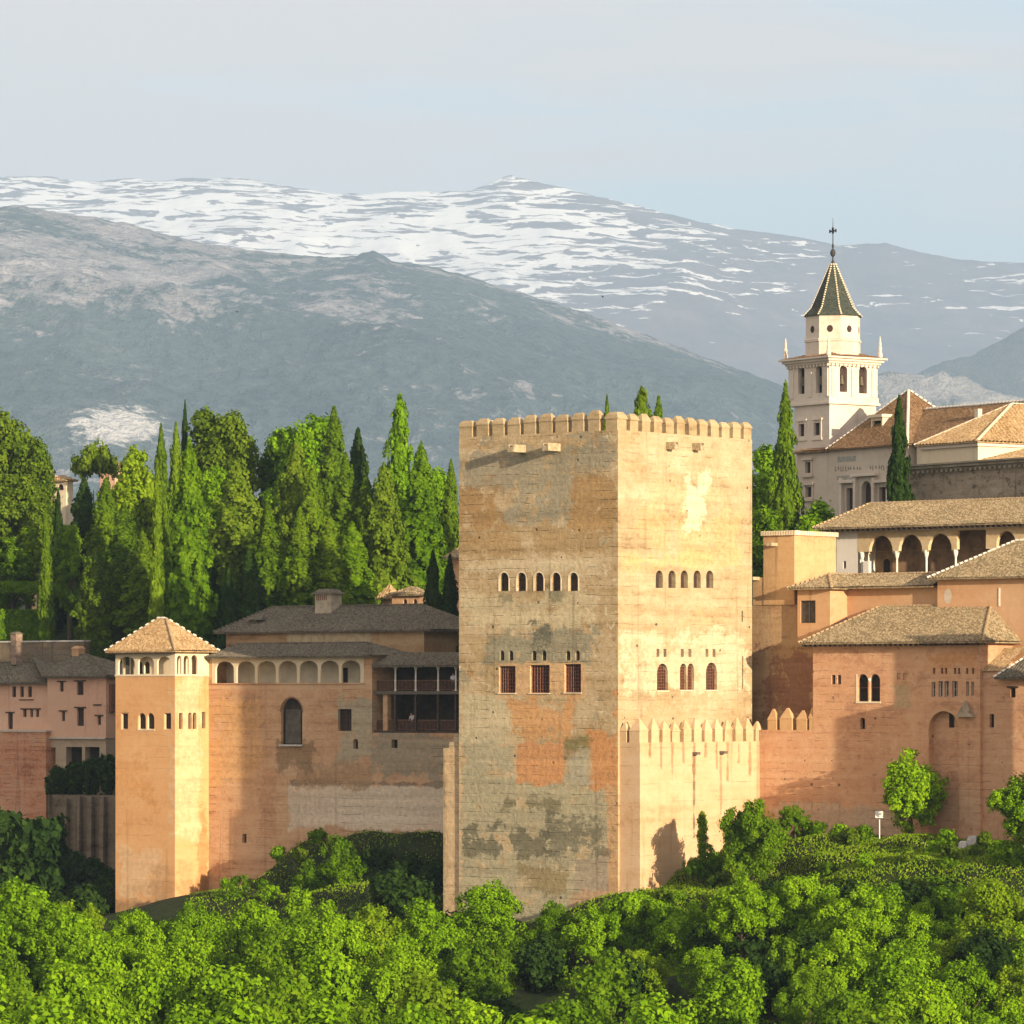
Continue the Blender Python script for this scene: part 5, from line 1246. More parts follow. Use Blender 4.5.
m = t.mb(); g0, g1 = PAL.u_at(-40, QV + 11), PAL.u_at(84, QV + 11); m.box(g0, g1, QV + 11, QV + 12, -10, PAL.z_at(642.5, g0 + 8, QV + 11)); m.build('wall', M_rub, t)
m = t.mb(); m.box(g0, g1, QV + 10.9, QV + 12.1, PAL.z_at(642.5, g0 + 8, QV + 11) + .003, PAL.z_at(641, g0 + 8, QV + 11)); m.build('coping', M_stone, t)

# small houses among the trees, left and beside the tower
def little_house(name, label, Y, px0, px1, pxr, ytop, yridge, ybase, wmat, rmat, wins=()):
    fr = Fr(math.radians(36), (px1 - 512) / F * Y, Y)
    u0 = fr.u_at(px0, 0); v1 = fr.v_at(pxr, 0); z0 = fr.z_at(ybase, 0, 0); z1 = fr.z_at(ytop, 0, 0)
    t = Thing(name, label, 'house', fr, u0 / 2, v1 / 2, z0)
    hs = fr.fhole(0, wins)
    m = t.mb(); m.shell(u0, 0, 0, v1, z0, z1, hs, (), .25); m.build('wall', wmat, t)
    windows(t, 'F', 0, hs, .25, M_dark2)
    m = t.mb(); m.hip(u0 - .5, .5, -.5, v1 + .5, z1, fr.z_at(yridge, u0 / 2, v1 / 2), None, None, .34, .05); m.build('roof', rmat, t)
    return t
little_house('garden_house', 'pale pink house glimpsed between trees near the left edge, brown roof', 560, 34, 47, 54, 477, 470, 540, M_pink, M_tile2, [(38, 43, 483, 491)])
little_house('cream_house', 'small cream house just right of the pink one, among trees at left', 572, 52, 66, 73, 480, 475, 540, M_cream, M_tile2, [(57.5, 63.5, 484, 490, 'round')])
little_house('hillside_house', 'small house roof showing above the round trees at left', 600, 100, 115, 123, 466, 459, 520, M_pink, M_tile3, [])
little_house('pavilion', 'little tiled pavilion with arched windows behind the grey roof', 486, 392, 425, 432, 594, 586, 640, M_ochre, M_tile, [(403, 407, 599, 606, 'round'), (413, 417, 599, 606, 'round')])
little_house('tiled_hut', 'tiny hut with an orange tiled roof left of the arched pavilion', 492, 381, 390, 398, 598, 584, 640, M_ochre, M_tile2, [])
little_house('side_house', 'house with a tiled eave tucked against the left side of the big tower', 470, 449, 468, 490, 557, 540, 640, M_ochre, M_tile, [])

# ------------------------------------------------------------------ small things
X, Y = (879.5 - 512) / F * 398, 398.0; zg_ = gz(X, Y)
sg = bpy.data.objects.new('sign', None); COL.objects.link(sg); sg.location = (X, Y, zg_); sg.rotation_euler = (0, 0, -.4); tag(sg, 'white sign board on a thin post by the garden path', 'sign')
b = MB(); b.tube([(0, 0, -.1), (0, 0, 1.9)], .05, 8); b.build('post', M_whitep, sg)
b = MB(); zz = (HY - 818) / F * Y - zg_; b.box(-.36, .36, -.10, -.06, max(zz, 1.2), max(zz, 1.2) + .62); b.build('board', M_whitep, sg)
for i, (px, py, w, lab) in enumerate(((964.5, 827, .42, 'smaller pale stone block lying at the foot of the brick wall'), (972.5, 825, .55, 'larger pale stone block at the foot of the brick wall'))):
    X, Y = (px - 512) / F * 390, 390.0; b = MB(); b.taper(-w, w, -.4, .4, -.1, .5, .06, .05); b.taper(-w * .8, w * .8, -.3, .3, .502, .62 + .2 * i, .1, .08)
    o = b.build('stone_block', M_stone, None); o.location = (X, Y, gz(X, Y)); o.rotation_euler = (0, 0, -.6 + .5 * i); tag(o, lab, 'stone block')
def bird(px, py, Y, lab):
    b = MB(); b.lathe((0, 0, 0), [(.02, -.22), (.09, -.1), (.1, .05), (.05, .2), (.01, .3)], 8); o = b.build('bird', M_iron, None)
    o.location = ((px - 512) / F * Y, Y, (HY - py) / F * Y); o.rotation_euler = (math.radians(70), 0, .8); o.scale = (.42, .42, .42); tag(o, lab, 'bird')
    for sg_ in (1, -1):
        w = MB(); w.box(.08 if sg_ > 0 else -.5, .5 if sg_ > 0 else -.08, -.015, .015, -.08, .12); k = w.build('wing', M_iron, o); k.rotation_euler = (0, 0, .5 * sg_)
bird(237.5, 312, 380, 'small dark bird flying before the forested hill at left'); bird(603, 297, 380, 'small dark bird flying before the grey slope above the big tower')

# ------------------------------------------------------------------ vegetation
def quads_mesh(name, C, A, B, mat):
    n = len(C); co = np.stack([C - A - B * .6, C + A - B * .6, C + A * .55 + B, C - A * .55 + B], 1).reshape(-1, 3).astype(np.float32)
    m = bpy.data.meshes.new(name)
    m.vertices.add(n * 4); m.vertices.foreach_set('co', co.reshape(-1))
    m.loops.add(n * 4); m.loops.foreach_set('vertex_index', np.arange(n * 4, dtype=np.int32))
    m.polygons.add(n); m.polygons.foreach_set('loop_start', np.arange(0, n * 4, 4, dtype=np.int32)); m.polygons.foreach_set('loop_total', np.full(n, 4, np.int32))
    m.update(calc_edges=True); m.materials.append(mat); return m
def unit(v): return v / np.maximum(np.linalg.norm(v, axis=-1, keepdims=True), 1e-9)
def leaves(C, out, R, size, aspect, spread):
    n = len(C); nrm = unit(out + R.normal(size=(n, 3)) * spread)
    t = unit(np.cross(nrm, R.normal(size=(n, 3)))); b = np.cross(nrm, t)
    s = size * R.uniform(.6, 1.35, (n, 1)); return t * s * .5, b * s * aspect * .5
def trunk_mesh(name, h, r, R, limbs, spread):
    b = MB(); j = R.uniform(-.04, .04, 8) * h
    pts = [(0, 0, -.6), (j[0] * .3, j[1] * .3, h * .3), (j[2], j[3], h * .62), (j[4], j[5], h * .88)]
    b.tube(pts, [r * 1.25, r * .9, r * .6, r * .2], 8)
    for i in range(limbs):
        a = 2 * math.pi * i / max(limbs, 1) + R.uniform(-.4, .4); z = h * R.uniform(.28, .6); e = spread * R.uniform(.55, .85)
        b.tube([(0, 0, z), (math.cos(a) * e * .5, math.sin(a) * e * .5, z + h * .14), (math.cos(a) * e, math.sin(a) * e, z + h * .26)], [r * .5, r * .32, r * .1], 6)
    return b.mesh(name, M_trunk)
def broad(name, seed, h, rad, mat, nl=5200, lobes=11, low=.22, size=.25, spread=.5, puff=.62):
    R = np.random.default_rng(seed)
    cz = h * (1 + low) / 2; rz = h * (1 - low) / 2
    L = []
    for i in range(lobes):
        d = unit(R.normal(size=3) + np.array([0, 0, .15])); q = R.uniform(.5, .8)
        L.append((np.array([d[0] * rad * q, d[1] * rad * q, cz + d[2] * (rz - rad * .25) * min(1.0, q * 1.15)]), R.uniform(.26, .44)))
    for f_ in np.linspace(-.55, .6, max(2, int(1.6 * rz / rad))): L.append((np.array([0, 0, cz + rz * f_]), R.uniform(.42, .55)))
    # leafy puffs sit on the lobes; each puff turns its leaves outward, so it has a lit and a shaded side
    cc = []; co = []
    for c, k in L:
        m = int(9 * k / .35) + 2; d = unit(R.normal(size=(m, 3)) + np.array([0, 0, .2]))
        cc.append(c + d * np.array([rad, rad, min(rz, rad * 1.05)]) * k * R.uniform(.7, 1.1, (m, 1))); co.append(d)
    cc = np.concatenate(cc); co = np.concatenate(co); pr = puff * R.uniform(.65, 1.25, len(cc))
    w_ = pr ** 2; k = R.choice(len(cc), nl, p=w_ / w_.sum())
    d = unit(R.normal(size=(nl, 3)) + co[k] * .35 + np.array([0, 0, .15])); rr = np.where(R.uniform(size=nl) < .16, R.uniform(1.0, 1.5, nl), R.uniform(.55, 1.05, nl))
    C = cc[k] + d * (pr[k] * rr)[:, None]
    out = d * .9 + co[k] * .35 + np.array([0, 0, .15])
    A, B = leaves(C, out, R, size, 1.15, spread)
    return quads_mesh(name, C, A, B, mat), trunk_mesh(name + '_trunk', h * .8, h * .022 + .06, R, 5, rad * .7), h, rad
def cypress(name, seed, h, rad, mat, nl=5200, prof=.6, size=.42, ragged=.22):
    # flame shaped tufts over a spindle
    R = np.random.default_rng(seed); ph = R.uniform(0, 6.28, 6)
    nt = int(150 + 90 * rad); t = R.uniform(0, 1, nt) ** .85; a = R.uniform(0, 2 * math.pi, nt)
    prof_r = lambda t: rad * np.where(t < .3, .74 + .26 * np.sin(t / .3 * math.pi / 2), (np.clip(1 - (t - .3) / .7, 0, 1)) ** prof)
    lump = 1 + ragged * (np.sin(a * 3 + t * 21 + ph[0]) * .45 + np.sin(a * 2 - t * 33 + ph[1]) * .35) + R.normal(size=nt) * ragged * .35
    rt = (.16 + .10 * ragged) * rad * R.uniform(.6, 1.3, nt) * (.5 + .5 * (1 - t)); r = np.maximum(prof_r(t) * lump - rt, 0.02)
    hf = h * (.055 + .03 * ragged) * R.uniform(.7, 1.4, nt) * (.55 + .45 * (1 - t))
    w_ = rt * hf; k = R.choice(nt, nl, p=w_ / w_.sum())
    q = R.uniform(0, 1, nl); th = R.uniform(0, 2 * math.pi, nl); fr_ = rt[k] * (np.sin(np.clip(q * .85 + .15, 0, 1) * math.pi) ** .7) * R.uniform(.7, 1.1, nl)
    d = np.stack([np.cos(th), np.sin(th), np.full(nl, .25)], 1); base = np.stack([np.cos(a), np.sin(a), np.zeros(nt)], 1)[k]
    lean = 1 + .0 * q
    C = np.stack([r[k] * np.cos(a[k]) * lean + fr_ * np.cos(th), r[k] * np.sin(a[k]) * lean + fr_ * np.sin(th), .02 * h + t[k] * h * .95 + (q - .4) * hf[k]], 1)
    out = d * .75 + base * .6 + np.array([0, 0, .15])
    nrm = unit(out + R.normal(size=(nl, 3)) * .4); up = unit(np.array([0, 0, 1.0]) + base * .3 + R.normal(size=(nl, 3)) * .35)
    tt = unit(np.cross(nrm, up)); s = size * R.uniform(.6, 1.3, (nl, 1)) * (.55 + .45 * (1 - t[k][:, None]))
    # dense inner foliage closes the spindle
    n2 = nl // 4; t2 = R.uniform(0, .97, n2); a2 = R.uniform(0, 2 * math.pi, n2); r2 = prof_r(t2) * R.uniform(.55, .8, n2)
    C2 = np.stack([r2 * np.cos(a2), r2 * np.sin(a2), .02 * h + t2 * h * .95], 1); o2 = unit(np.stack([np.cos(a2), np.sin(a2), np.full(n2, .2)], 1) + R.normal(size=(n2, 3)) * .3)
    u2 = unit(np.array([0, 0, 1.0]) + R.normal(size=(n2, 3)) * .3); x2 = unit(np.cross(o2, u2)); s2 = size * 1.5 * R.uniform(.7, 1.2, (n2, 1)) * (.4 + .6 * (1 - t2[:, None]))
    return quads_mesh(name, np.concatenate([C, C2]), np.concatenate([tt * s * .45, x2 * s2 * .5]), np.concatenate([np.cross(tt, nrm) * s * .5, np.cross(x2, o2) * s2 * .5]), mat), trunk_mesh(name + '_trunk', h * .9, h * .012 + .05, R, 0, 0), h, rad
def umbrella(name, seed, h, rad, mat, nl=4200):
    R = np.random.default_rng(seed); cc = []
    for i in range(60):
        a = R.uniform(0, 6.28); q = rad * R.uniform(.1, .95); cc.append((q * math.cos(a), q * math.sin(a), h * (.86 + .1 * (1 - (q / rad) ** 2)) + R.normal() * .02 * h))
    cc = np.array(cc); k = R.integers(0, 60, nl); C = cc[k] + R.normal(size=(nl, 3)) * np.array([.11 * rad, .11 * rad, .07 * rad])
    A, B = leaves(C, unit(C - np.array([0, 0, h * .75])) + np.array([0, 0, .4]), R, .42, 1.1, .8)
    return quads_mesh(name, C, A, B, mat), trunk_mesh(name + '_trunk', h * .85, .3, R, 6, rad * .7), h, rad

# broad-leaved and pine crowns, made for the proportions they are needed in: material, nominal height, bare part of the stem, leaf size, puff size
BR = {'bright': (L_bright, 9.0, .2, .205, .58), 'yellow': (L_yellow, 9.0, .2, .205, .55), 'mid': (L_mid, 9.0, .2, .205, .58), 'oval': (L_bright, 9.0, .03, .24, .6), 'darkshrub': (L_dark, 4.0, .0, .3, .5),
      'olive': (L_olive, 26.0, .2, .38, .95), 'tallb': (L_bright, 26.0, .15, .36, .8), 'tallm': (L_mid, 26.0, .15, .36, .8), 'tally': (L_yellow, 22.0, .2, .36, .75)}
BC = {}
def broad_variant(kind, H, wd, i):
    mat, h, low, ls, pf = BR[kind]
    asp = min((.75, 1.0, 1.3, 1.8, 2.5, 3.5, 5.0), key=lambda q: abs(math.log(q * wd / H))); key = (kind, asp, i % (3 if kind == 'bright' else 2))
    if key not in BC:
        rad = h / 2 / asp
        nl = int({'oval': 520, 'darkshrub': 480}.get(kind, 500 if h < 15 else 215) * rad * h); pf_ = min(pf, rad * .3)
        BC[key] = broad('crown_' + kind, 100 + len(BC) * 3, h, rad, mat, min(nl, 26000), int((16 if kind == 'oval' else 9) + 6 * asp), low, ls, .5, pf_)
    return BC[key]
V = {
 'poplar': [cypress('crown_poplar', 220 + i, 20.0, 2.2, L_bright, 12000, .42, .5, .6) for i in range(2)],
 'cypress': [cypress('crown_cypress', 240 + i, 20.0, 2.2, L_cyp, 15000, .62, .40, .2 + .08 * i) for i in range(4)],
 'brightcyp': [cypress('crown_light_cypress', 260 + i, 20.0, 2.2, L_mid, 15000, .6, .46, .24) for i in range(2)],
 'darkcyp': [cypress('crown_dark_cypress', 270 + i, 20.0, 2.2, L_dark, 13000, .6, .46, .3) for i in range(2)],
 'ragcyp': [cypress('crown_ragged_cypress', 280 + i, 20.0, 2.8, L_olive, 13000, .5, .52, .7) for i in range(2)],
 'slim': [cypress('crown_slim_cypress', 290, 20.0, 1.0, L_cyp, 5000, .55, .5, .2)],
 'umbrella': [umbrella('crown_umbrella', 300, 14.0, 4.0, L_olive)],
 'shrub': [broad('shrub_leaves', 320 + i, 2.0, 1.3, (L_mid, L_bright, L_olive)[i], 2200, 6, .0, .22, .5, .3) for i in range(3)],
}
NM = {'umbrella': ('pine_tree', 'pine'), 'olive': ('pine_tree', 'pine'), 'poplar': ('poplar_tree', 'poplar'), 'shrub': ('shrub', 'shrub'), 'darkshrub': ('shrub', 'shrub')}
for k in ('cypress', 'brightcyp', 'darkcyp', 'ragcyp', 'slim'): NM[k] = ('cypress_tree', 'cypress')
RT = random.Random(77); used = {}
def plant(kind, px, top, w, Y, label, group=None, base=None):
    i = used.get(kind, 0); used[kind] = i + 1
    if 'cyp' in kind: w *= 1.14
    X = (px - 512) / F * Y; g = gz(X, Y) if base is None else (HY - base) / F * Y
    H = (HY - top) / F * Y - g; wd = w / F * Y
    H = max(H, wd * (.72 if kind in ('shrub', 'darkshrub') else .95))
    g = (HY - top) / F * Y - H
    crown, trunk, h, rad = broad_variant(kind, H, wd, i) if kind in BR else V[kind][i % len(V[kind])]
    nm, cat = NM.get(kind, ('leafy_tree', 'tree'))
    r = bpy.data.objects.new(nm, None); COL.objects.link(r)
    r.location = (X, Y, g - .1); r.rotation_euler = (0, 0, RT.uniform(0, 6.28))
    r.scale = (wd / 2 / rad / 1.04, wd / 2 / rad / 1.04, max(H, 1.0) / h / 1.0)
    tag(r, label, cat, group)
    o = bpy.data.objects.new('trunk', trunk); COL.objects.link(o); o.parent = r
    o = bpy.data.objects.new('crown' if cat != 'shrub' else 'foliage', crown); COL.objects.link(o); o.parent = r
    return r

# ---- grove on the hill behind, left
for a in [
 ('olive', -4, 402, 88, 548, 'big rounded pine cut by the left edge of the view'),
 ('olive', 32, 428, 50, 545, 'narrower pine right beside the big pine at the left edge'),
 ('olive', 14, 470, 74, 538, 'low spreading pine in front of the big pine at the left edge'),
 ('darkcyp', 58, 486, 15, 520, 'slim dark cypress in front of the two small pale houses'),
 ('cypress', 46, 505, 15, 512, 'slim green cypress left of the dark cypress by the pale houses'),
 ('yellow', 28, 520, 26, 534, 'small lime green tree among the pines at the left edge'),
 ('umbrella', 95, 447, 46, 570, 'umbrella pine with flat crown above the small pale houses'),
 ('darkcyp', 84, 474, 42, 524, 'broad dark cypress in shade, right of the small pale houses'),
 ('cypress', 106, 473, 44, 520, 'tall broad cypress with sunlit tip right of the shaded dark one'),
 ('ragcyp', 96, 545, 34, 506, 'ragged olive green cypress above the roof of the pink house'),
 ('cypress', 124, 500, 44, 512, 'middle cypress in the fused clump stepping down behind the slim tower'),
 ('cypress', 143, 530, 46, 506, 'lowest cypress of the clump directly behind the slim tower roof'),
 ('tally', 134, 437, 50, 535, 'lime green tree left of the slender cypresses'),
 ('slim', 157, 455, 17, 486, 'very slender bright cypress rising behind the slim tower'),
 ('cypress', 161, 421, 26, 535, 'pointed cypress left one of the pair behind the lime green tree'),
 ('cypress', 176, 416, 24, 537, 'pointed cypress right one of the pair behind the lime green tree'),
 ('darkcyp', 185, 395, 14, 555, 'dark pointed tip of cypress beside the two round pines'),
 ('brightcyp', 189, 436, 48, 492, 'large sunlit cypress right of the very slender one'),
 ('olive', 206, 401, 54, 548, 'round topped pine, left one of the two behind the sunlit cypress'),
 ('olive', 232, 402, 58, 546, 'round topped pine, right one of the two behind the sunlit cypress'),
 ('tallb', 214, 452, 30, 520, 'leafy light green tree below the two round pines'),
 ('ragcyp', 238, 462, 56, 500, 'ragged drooping conifer between the round pines and the tall leafy tree'),
 ('tallm', 277, 428, 44, 548, 'dark sided leafy tree left of the tall bright leafy tree'),
 ('tallb', 294, 402, 58, 540, 'tall bright leafy tree in the middle of the grove'),
 ('tallb', 318, 397, 50, 545, 'highest leafy tree of the grove, just left of the tall cypress'),
 ('cypress', 334, 403, 48, 530, 'tall dense cypress with rounded tip in the middle of the grove'),
 ('ragcyp', 296, 440, 42, 508, 'brownish ragged cypress in front of the tall leafy trees'),
 ('cypress', 313, 462, 38, 504, 'cypress with sunlit top right of the brownish ragged one'),
 ('cypress', 346, 450, 44, 510, 'broad cypress in front of the tall rounded one'),
 ('cypress', 366, 470, 40, 508, 'cypress sloping down right of the broad one toward the chimney'),
 ('darkcyp', 358, 424, 36, 555, 'dark conifer top between the tall cypress and the bright poplar'),
 ('brightcyp', 352, 520, 44, 490, 'cypress whose lit edge ends right above the chimney'),
 ('poplar', 400, 392, 36, 545, 'bright yellow green poplar, tallest tree left of the big tower'),
 ('ragcyp', 384, 460, 40, 506, 'olive brown cypress below the bright poplar'),
 ('brightcyp', 421, 440, 48, 515, 'bright green cypress right of the poplar'),
 ('tallb', 438, 452, 36, 535, 'light green tree behind the cypress next to the big tower'),
 ('cypress', 451, 456, 28, 522, 'dark green cypress touching the left edge of the big tower'),
 ('darkcyp', 433, 545, 30, 447, 'black green cypress in shade left of the big tower, left of a pair'),
 ('darkcyp', 450, 550, 28, 445, 'black green cypress in shade left of the big tower, right of a pair'),
 ('cypress', 268, 500, 46, 486, 'shaded cypress above the left end of the long grey roof'),
 ('darkcyp', 228, 560, 44, 476, 'dark low conifer in shade above the gallery roof'),
 ('darkcyp', 206, 552, 40, 496, 'dark conifer in shade behind the slim tower roof'),
 ('darkcyp', 250, 545, 46, 478, 'dark conifer in deep shade left of the chimney'),
 ('cypress', 300, 505, 44, 487, 'shaded cypress left of the chimney'),
 ('cypress', 330, 512, 44, 488, 'shaded cypress directly behind the chimney'),
 ('darkcyp', 182, 560, 40, 500, 'dark conifer foot behind the roof of the slim tower'),
 ('cypress', 286, 540, 36, 491, 'low shaded cypress in front of the others left of the chimney'),
 ('tallm', 405, 520, 50, 520, 'leafy tree low between the poplar and the little tiled pavilion'),
 ('tallm', 150, 470, 60, 540, 'leafy tree filling the gap behind the very slender cypress'),
 ('tallm', 12, 535, 60, 534, 'deep green leafy tree behind the clipped hedges at the left edge'),
 ('tallm', 70, 520, 40, 515, 'green leafy tree behind the broad dark cypress'),
 # right, by the church
 ('cypress', 785.5, 378, 31, 470, 'tall lone cypress right of the big tower before the bell tower'),
 ('tallb', 769, 430, 40, 500, 'light green tree behind the lone cypress'),
 ('bright', 761, 458, 30, 476, 'leafy tree between the big tower and the lone cypress'),
 ('bright', 815, 496, 42, 468, 'round green tree at the foot of the church wall'),
 ('mid', 766, 505, 34, 455, 'dark leafy tree low between big tower and cube house'),
 ('darkcyp', 899, 391, 23, 458, 'dark cypress standing before the church roof'),
 # tips showing over the battlements
 ('cypress', 607, 391, 30, 437, 'thin cypress tip over the left battlements of the big tower'),
 ('ragcyp', 642, 383, 52, 439, 'bushy conifer tip over the right battlements of the big tower'),
 ('cypress', 658.5, 387, 38, 441, 'pointed cypress tip right of the bushy one over the battlements'),
 # the same row of the palace garden goes on behind the big tower and shades the grove
 ('cypress', 480, 450, 34, 441, 'cypress of the palace garden hidden behind the big tower, nearest its left edge'),
 ('cypress', 505, 440, 34, 440, 'cypress of the palace garden hidden behind the big tower, second from its left edge'),
 ('cypress', 532, 446, 36, 439, 'cypress of the palace garden hidden behind the middle of the left tower face'),
 ('cypress', 560, 436, 36, 438, 'cypress of the palace garden hidden behind the right half of the left tower face'),
 ('cypress', 585, 430, 34, 438, 'cypress of the palace garden hidden beside the thin tip over the battlements'),
 ('tallm', 625, 425, 54, 440, 'leafy tree of the palace garden hidden behind the tower between the cypress tips'),
]: plant(*a)

# ---- wood below the walls
for a in [
 ('mid', 335, 842, 80, 425, 'tree with highest crown before the shaded gallery wall'),
 ('bright', 300, 892, 96, 412, 'broad bright tree below the shaded gallery wall'),
 ('mid', 396, 880, 34, 416, 'small tree in front of the dark slope beside the big tower'),
 ('mid', 240, 880, 66, 420, 'dark edged tree right of the foot of the slim tower'),
 ('bright', 192, 908, 78, 405, 'bright tree in front of the foot of the slim tower'),
 ('mid', 140, 913, 70, 410, 'tree hugging the base of the slim tower, left'),
 ('yellow', 92, 898, 26, 400, 'slim yellowish tree left of the base of the slim tower'),
 ('yellow', 66, 896, 24, 402, 'small pointed yellow green tree at left beside the shaded bushes'),
 ('bright', 18, 884, 100, 390, 'big bright tree at the left edge below the shaded bushes'),
 ('bright', 493, 886, 76, 388, 'round tree at the left foot of the big tower'),
 ('mid', 556, 905, 54, 386, 'dark small tree against the foot of the big tower'),
 ('bright', 436, 920, 72, 384, 'bright tree left of the round tree under the big tower'),
 ('bright', 630, 894, 90, 384, 'broad bright tree under the corner of the big tower'),
 ('bright', 690, 905, 80, 378, 'broad bright tree in front of the bastion, right one'),
 ('mid', 751, 800, 68, 392, 'round tree on the bank right of the bastion'),
 ('yellow', 702, 805, 11, 399, 'thin yellowish sapling against the bright bastion wall'),
 ('oval', 911, 751, 70, 398, 'leafy tree standing alone before the ruddy palace wall'),
 ('oval', 1018, 776, 56, 388, 'tree before the palace wall at the right edge'),
 ('mid', 706, 846, 46, 398, 'bush like tree on the bank beside the bastion'),
 ('mid', 795, 806, 36, 403, 'dark bush like tree under the curtain wall'),
 ('mid', 1012, 845, 60, 380, 'tree under the path at the right edge'),
 ('mid', 960, 888, 84, 370, 'shaded tree under the garden path at right'),
 ('bright', 742, 884, 80, 372, 'bright tree below the round tree on the bank'),
 ('bright', 800, 878, 80, 372, 'bright tree under the left end of the garden path'),
 ('bright', 860, 888, 92, 366, 'tall leafy tree in the middle of the lower right wood'),
 ('mid', 1056, 805, 70, 376, 'big tree beyond the right edge that shades the bank'),
 ('yellow', 988, 878, 60, 362, 'pale yellow green tree at lower right'),
]: plant(*a)
G = 'leafy trees of the wood below the walls'
rows = [(903, 370, [782, 828, 878, 928, 978, 1032]), (908, 384, [248, 300, 372, 415, 600, 660, 715]), (926, 378, [-30, 62, 130, 335, 520, 760, 905, 965, 1040]), (945, 366, [0, 100, 185, 275, 400, 470, 640, 700, 845, 925, 1005]),
        (966, 352, [-25, 58, 150, 230, 320, 430, 610, 735, 800, 890, 960, 1040]), (950, 359, [790, 850, 905, 962, 1018]), (992, 338, [15, 105, 190, 280, 375, 470, 575, 670, 845, 930, 1015]), (1006, 326, [-20, 60, 230, 330, 420, 520, 640, 760, 885, 985])]
LB = {'bright': 'bright green leafy tree in the wood at the foot of the picture', 'mid': 'deep green leafy tree in the wood at the foot of the picture', 'yellow': 'yellow green leafy tree in the wood at the foot of the picture'}
for top, Y, xs_ in rows:
    for px in xs_:
        k = RT.choices(('bright', 'mid', 'yellow'), (.66, .2, .14))[0]
        plant(k, px + RT.uniform(-10, 10), top + RT.uniform(-16, 14), RT.uniform(70, 108), Y + RT.uniform(-4, 4), LB[k], LB[k][:-24].replace('tree', 'trees') + ' in the wood')
# ---- shrubs
SG = 'low shrubs on the slope under the walls'
sp_ = [(px, y) for px, y in ((215, 440), (225, 432), (250, 436), (262, 428), (280, 436), (300, 432), (320, 436), (350, 428), (372, 425), (345, 420), (390, 405), (415, 402), (425, 396), (270, 415), (255, 405), (680, 392), (715, 402), (722, 396), (735, 404), (775, 404), (800, 404), (815, 402), (840, 401), (850, 398), (865, 399), (945, 392), (985, 388), (1000, 386), (780, 392), (800, 388), (825, 390), (905, 378), (950, 384), (815, 382), (935, 388), (975, 385), (830, 389), (866, 386), (908, 384), (948, 382), (1000, 380), (840, 384), (862, 381), (884, 379), (915, 380), (940, 378), (735, 388), (720, 384), (700, 388), (655, 390), (665, 394), (1020, 378), (760, 384), (990, 376))]
for px, y in sp_:
    X = (px - 512) / F * y; g = gz(X, y); h = RT.uniform(.8, 1.7)
    plant('shrub', px, HY - (g + h) * F / y, RT.uniform(16, 30), y, 'low green shrub on the slope under the walls', SG)
UG = 'undergrowth bushes added to darken the gaps between the trees of the wood'  # filler bushes whose near-black leaves stand in for shade in the gaps
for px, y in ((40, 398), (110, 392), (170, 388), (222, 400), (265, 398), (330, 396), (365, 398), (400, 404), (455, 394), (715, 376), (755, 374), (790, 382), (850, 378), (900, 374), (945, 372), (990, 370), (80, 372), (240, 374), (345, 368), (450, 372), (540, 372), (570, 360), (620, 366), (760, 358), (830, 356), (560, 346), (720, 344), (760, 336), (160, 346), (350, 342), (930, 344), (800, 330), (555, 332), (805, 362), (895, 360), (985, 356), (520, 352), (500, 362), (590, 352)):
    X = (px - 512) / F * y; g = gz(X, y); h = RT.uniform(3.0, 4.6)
    plant('darkshrub', px, HY - (g + h) * F / y, RT.uniform(56, 80), y, 'undergrowth bush added to darken the gaps between the trees of the wood', UG)
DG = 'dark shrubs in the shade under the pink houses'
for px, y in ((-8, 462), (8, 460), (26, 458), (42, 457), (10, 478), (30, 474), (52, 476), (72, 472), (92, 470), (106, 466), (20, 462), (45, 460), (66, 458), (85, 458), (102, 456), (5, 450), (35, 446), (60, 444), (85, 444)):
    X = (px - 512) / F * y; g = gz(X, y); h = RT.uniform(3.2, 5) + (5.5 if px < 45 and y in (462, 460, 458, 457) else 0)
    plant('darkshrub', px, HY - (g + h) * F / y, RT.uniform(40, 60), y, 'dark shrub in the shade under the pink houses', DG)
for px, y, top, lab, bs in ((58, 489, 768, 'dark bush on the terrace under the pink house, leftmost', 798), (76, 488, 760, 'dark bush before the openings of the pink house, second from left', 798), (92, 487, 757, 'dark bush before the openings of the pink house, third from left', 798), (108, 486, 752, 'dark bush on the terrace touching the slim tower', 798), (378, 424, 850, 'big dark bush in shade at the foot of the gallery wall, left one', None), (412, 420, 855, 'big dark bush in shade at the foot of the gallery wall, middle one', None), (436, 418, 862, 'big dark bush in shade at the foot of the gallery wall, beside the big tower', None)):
    plant('darkshrub', px, top, 46 if px > 150 else 24, y, lab, None, bs)

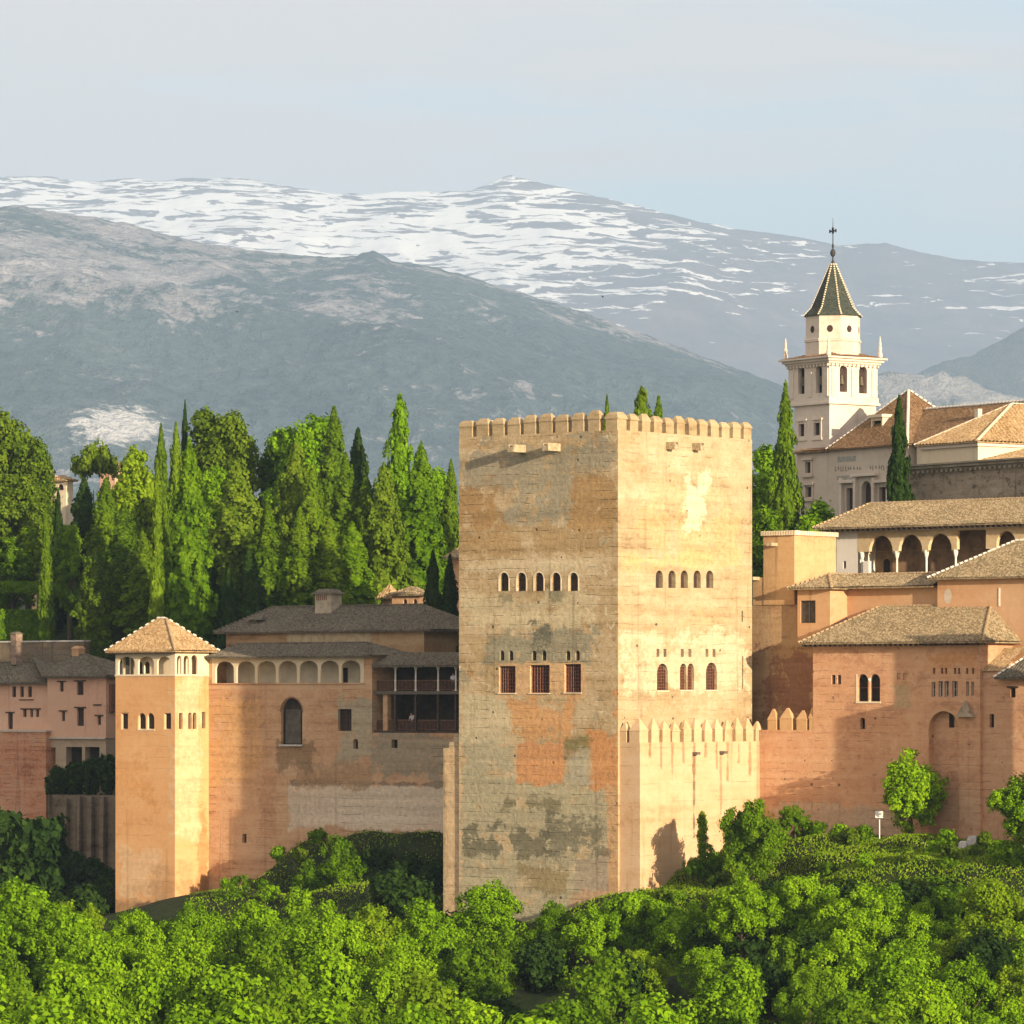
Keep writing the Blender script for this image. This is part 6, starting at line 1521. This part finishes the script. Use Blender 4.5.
# ---- clipped hedges of the garden at left
def hedge(px0, px1, top, bot, Y, depth, label):
    R = np.random.default_rng(int(px0 * 7 + top)); x0, x1 = (px0 - 512) / F * Y, (px1 - 512) / F * Y; z0, z1 = (HY - bot) / F * Y, (HY - top) / F * Y
    nl = int(min(9000, 260 * ((x1 - x0) * (z1 - z0) + (x1 - x0) * depth)))
    C = R.uniform((x0, Y, z0), (x1, Y + depth, z1), (nl, 3)); f = R.integers(0, 3, nl)
    C[f == 0, 1] = Y + R.normal(size=(f == 0).sum()) * .06; C[f == 1, 2] = z1 + R.normal(size=(f == 1).sum()) * .06; C[(f == 2), 0] = x1 + R.normal(size=(f == 2).sum()) * .06
    out = np.where((f == 0)[:, None], (0, -1, .2), np.where((f == 1)[:, None], (0, 0, 1), (1, 0, .2))).astype(float)
    A, B = leaves(C, out, R, .3, 1.1, .5)
    m = quads_mesh('hedge', C - np.array([(x0 + x1) / 2, Y, z0]), A, B, L_mid); o = bpy.data.objects.new('hedge', m); COL.objects.link(o); o.location = ((x0 + x1) / 2, Y, z0); tag(o, label, 'hedge')
hedge(-30, 46, 611, 642, 518, 2.0, 'long low clipped hedge in front of the garden wall at left')
hedge(45, 54, 588, 640, 517, 1.6, 'tall narrow clipped hedge at the end of the low one')
hedge(-30, 43, 583, 592, 528, 2.2, 'clipped hedge with flat top over the dark garden walk, left part')
hedge(47, 86, 577, 592, 527, 2.4, 'clipped hedge with domed top over the dark garden walk, right part')
hedge(56, 88, 592, 640, 523, 2.0, 'shaded hedge wall right of the tall narrow hedge')
# ---- grass of the bank
R = np.random.default_rng(9); N = 130000
px = R.uniform(190, 1040, N); Yg = R.uniform(372, 446, N); px = np.where(R.uniform(size=N) < .6, R.uniform(640, 1040, N), px)
Xg = (px - 512) / F * Yg; uu = (Xg - PAL.ox) * PAL.c - (Yg - PAL.oy) * PAL.s; vv = (Xg - PAL.ox) * PAL.s + (Yg - PAL.oy) * PAL.c
ok = np.where(uu > BU, vv < 17.6, np.where(uu > TU0 - 1.4, vv < -.4, vv < 11.2)) & ~((uu < PU1 + .5) & (vv > 6))
Xg, Yg = Xg[ok], Yg[ok]; Zg_ = np.concatenate([ground_z(Xg[i:i + 4000], Yg[i:i + 4000]) for i in range(0, len(Xg), 4000)])
C = np.stack([Xg, Yg, Zg_ + .1], 1); n_ = len(C)
A = unit(np.stack([R.normal(size=n_), R.normal(size=n_), np.zeros(n_)], 1)) * .07; B = unit(R.normal(size=(n_, 3)) * .45 + np.array([0, 0, 1.0])) * R.uniform(.04, .13, (n_, 1))
L_grass = leaf_mat('grass_blades', (.06, .13, .003), (.15, .27, .006), (.27, .33, .03), .2)
m = quads_mesh('grass', C, A, B, L_grass); o = bpy.data.objects.new('grass', m); COL.objects.link(o); tag(o, 'rough sunlit grass on the bank below the walls', 'grass', None, 'stuff')
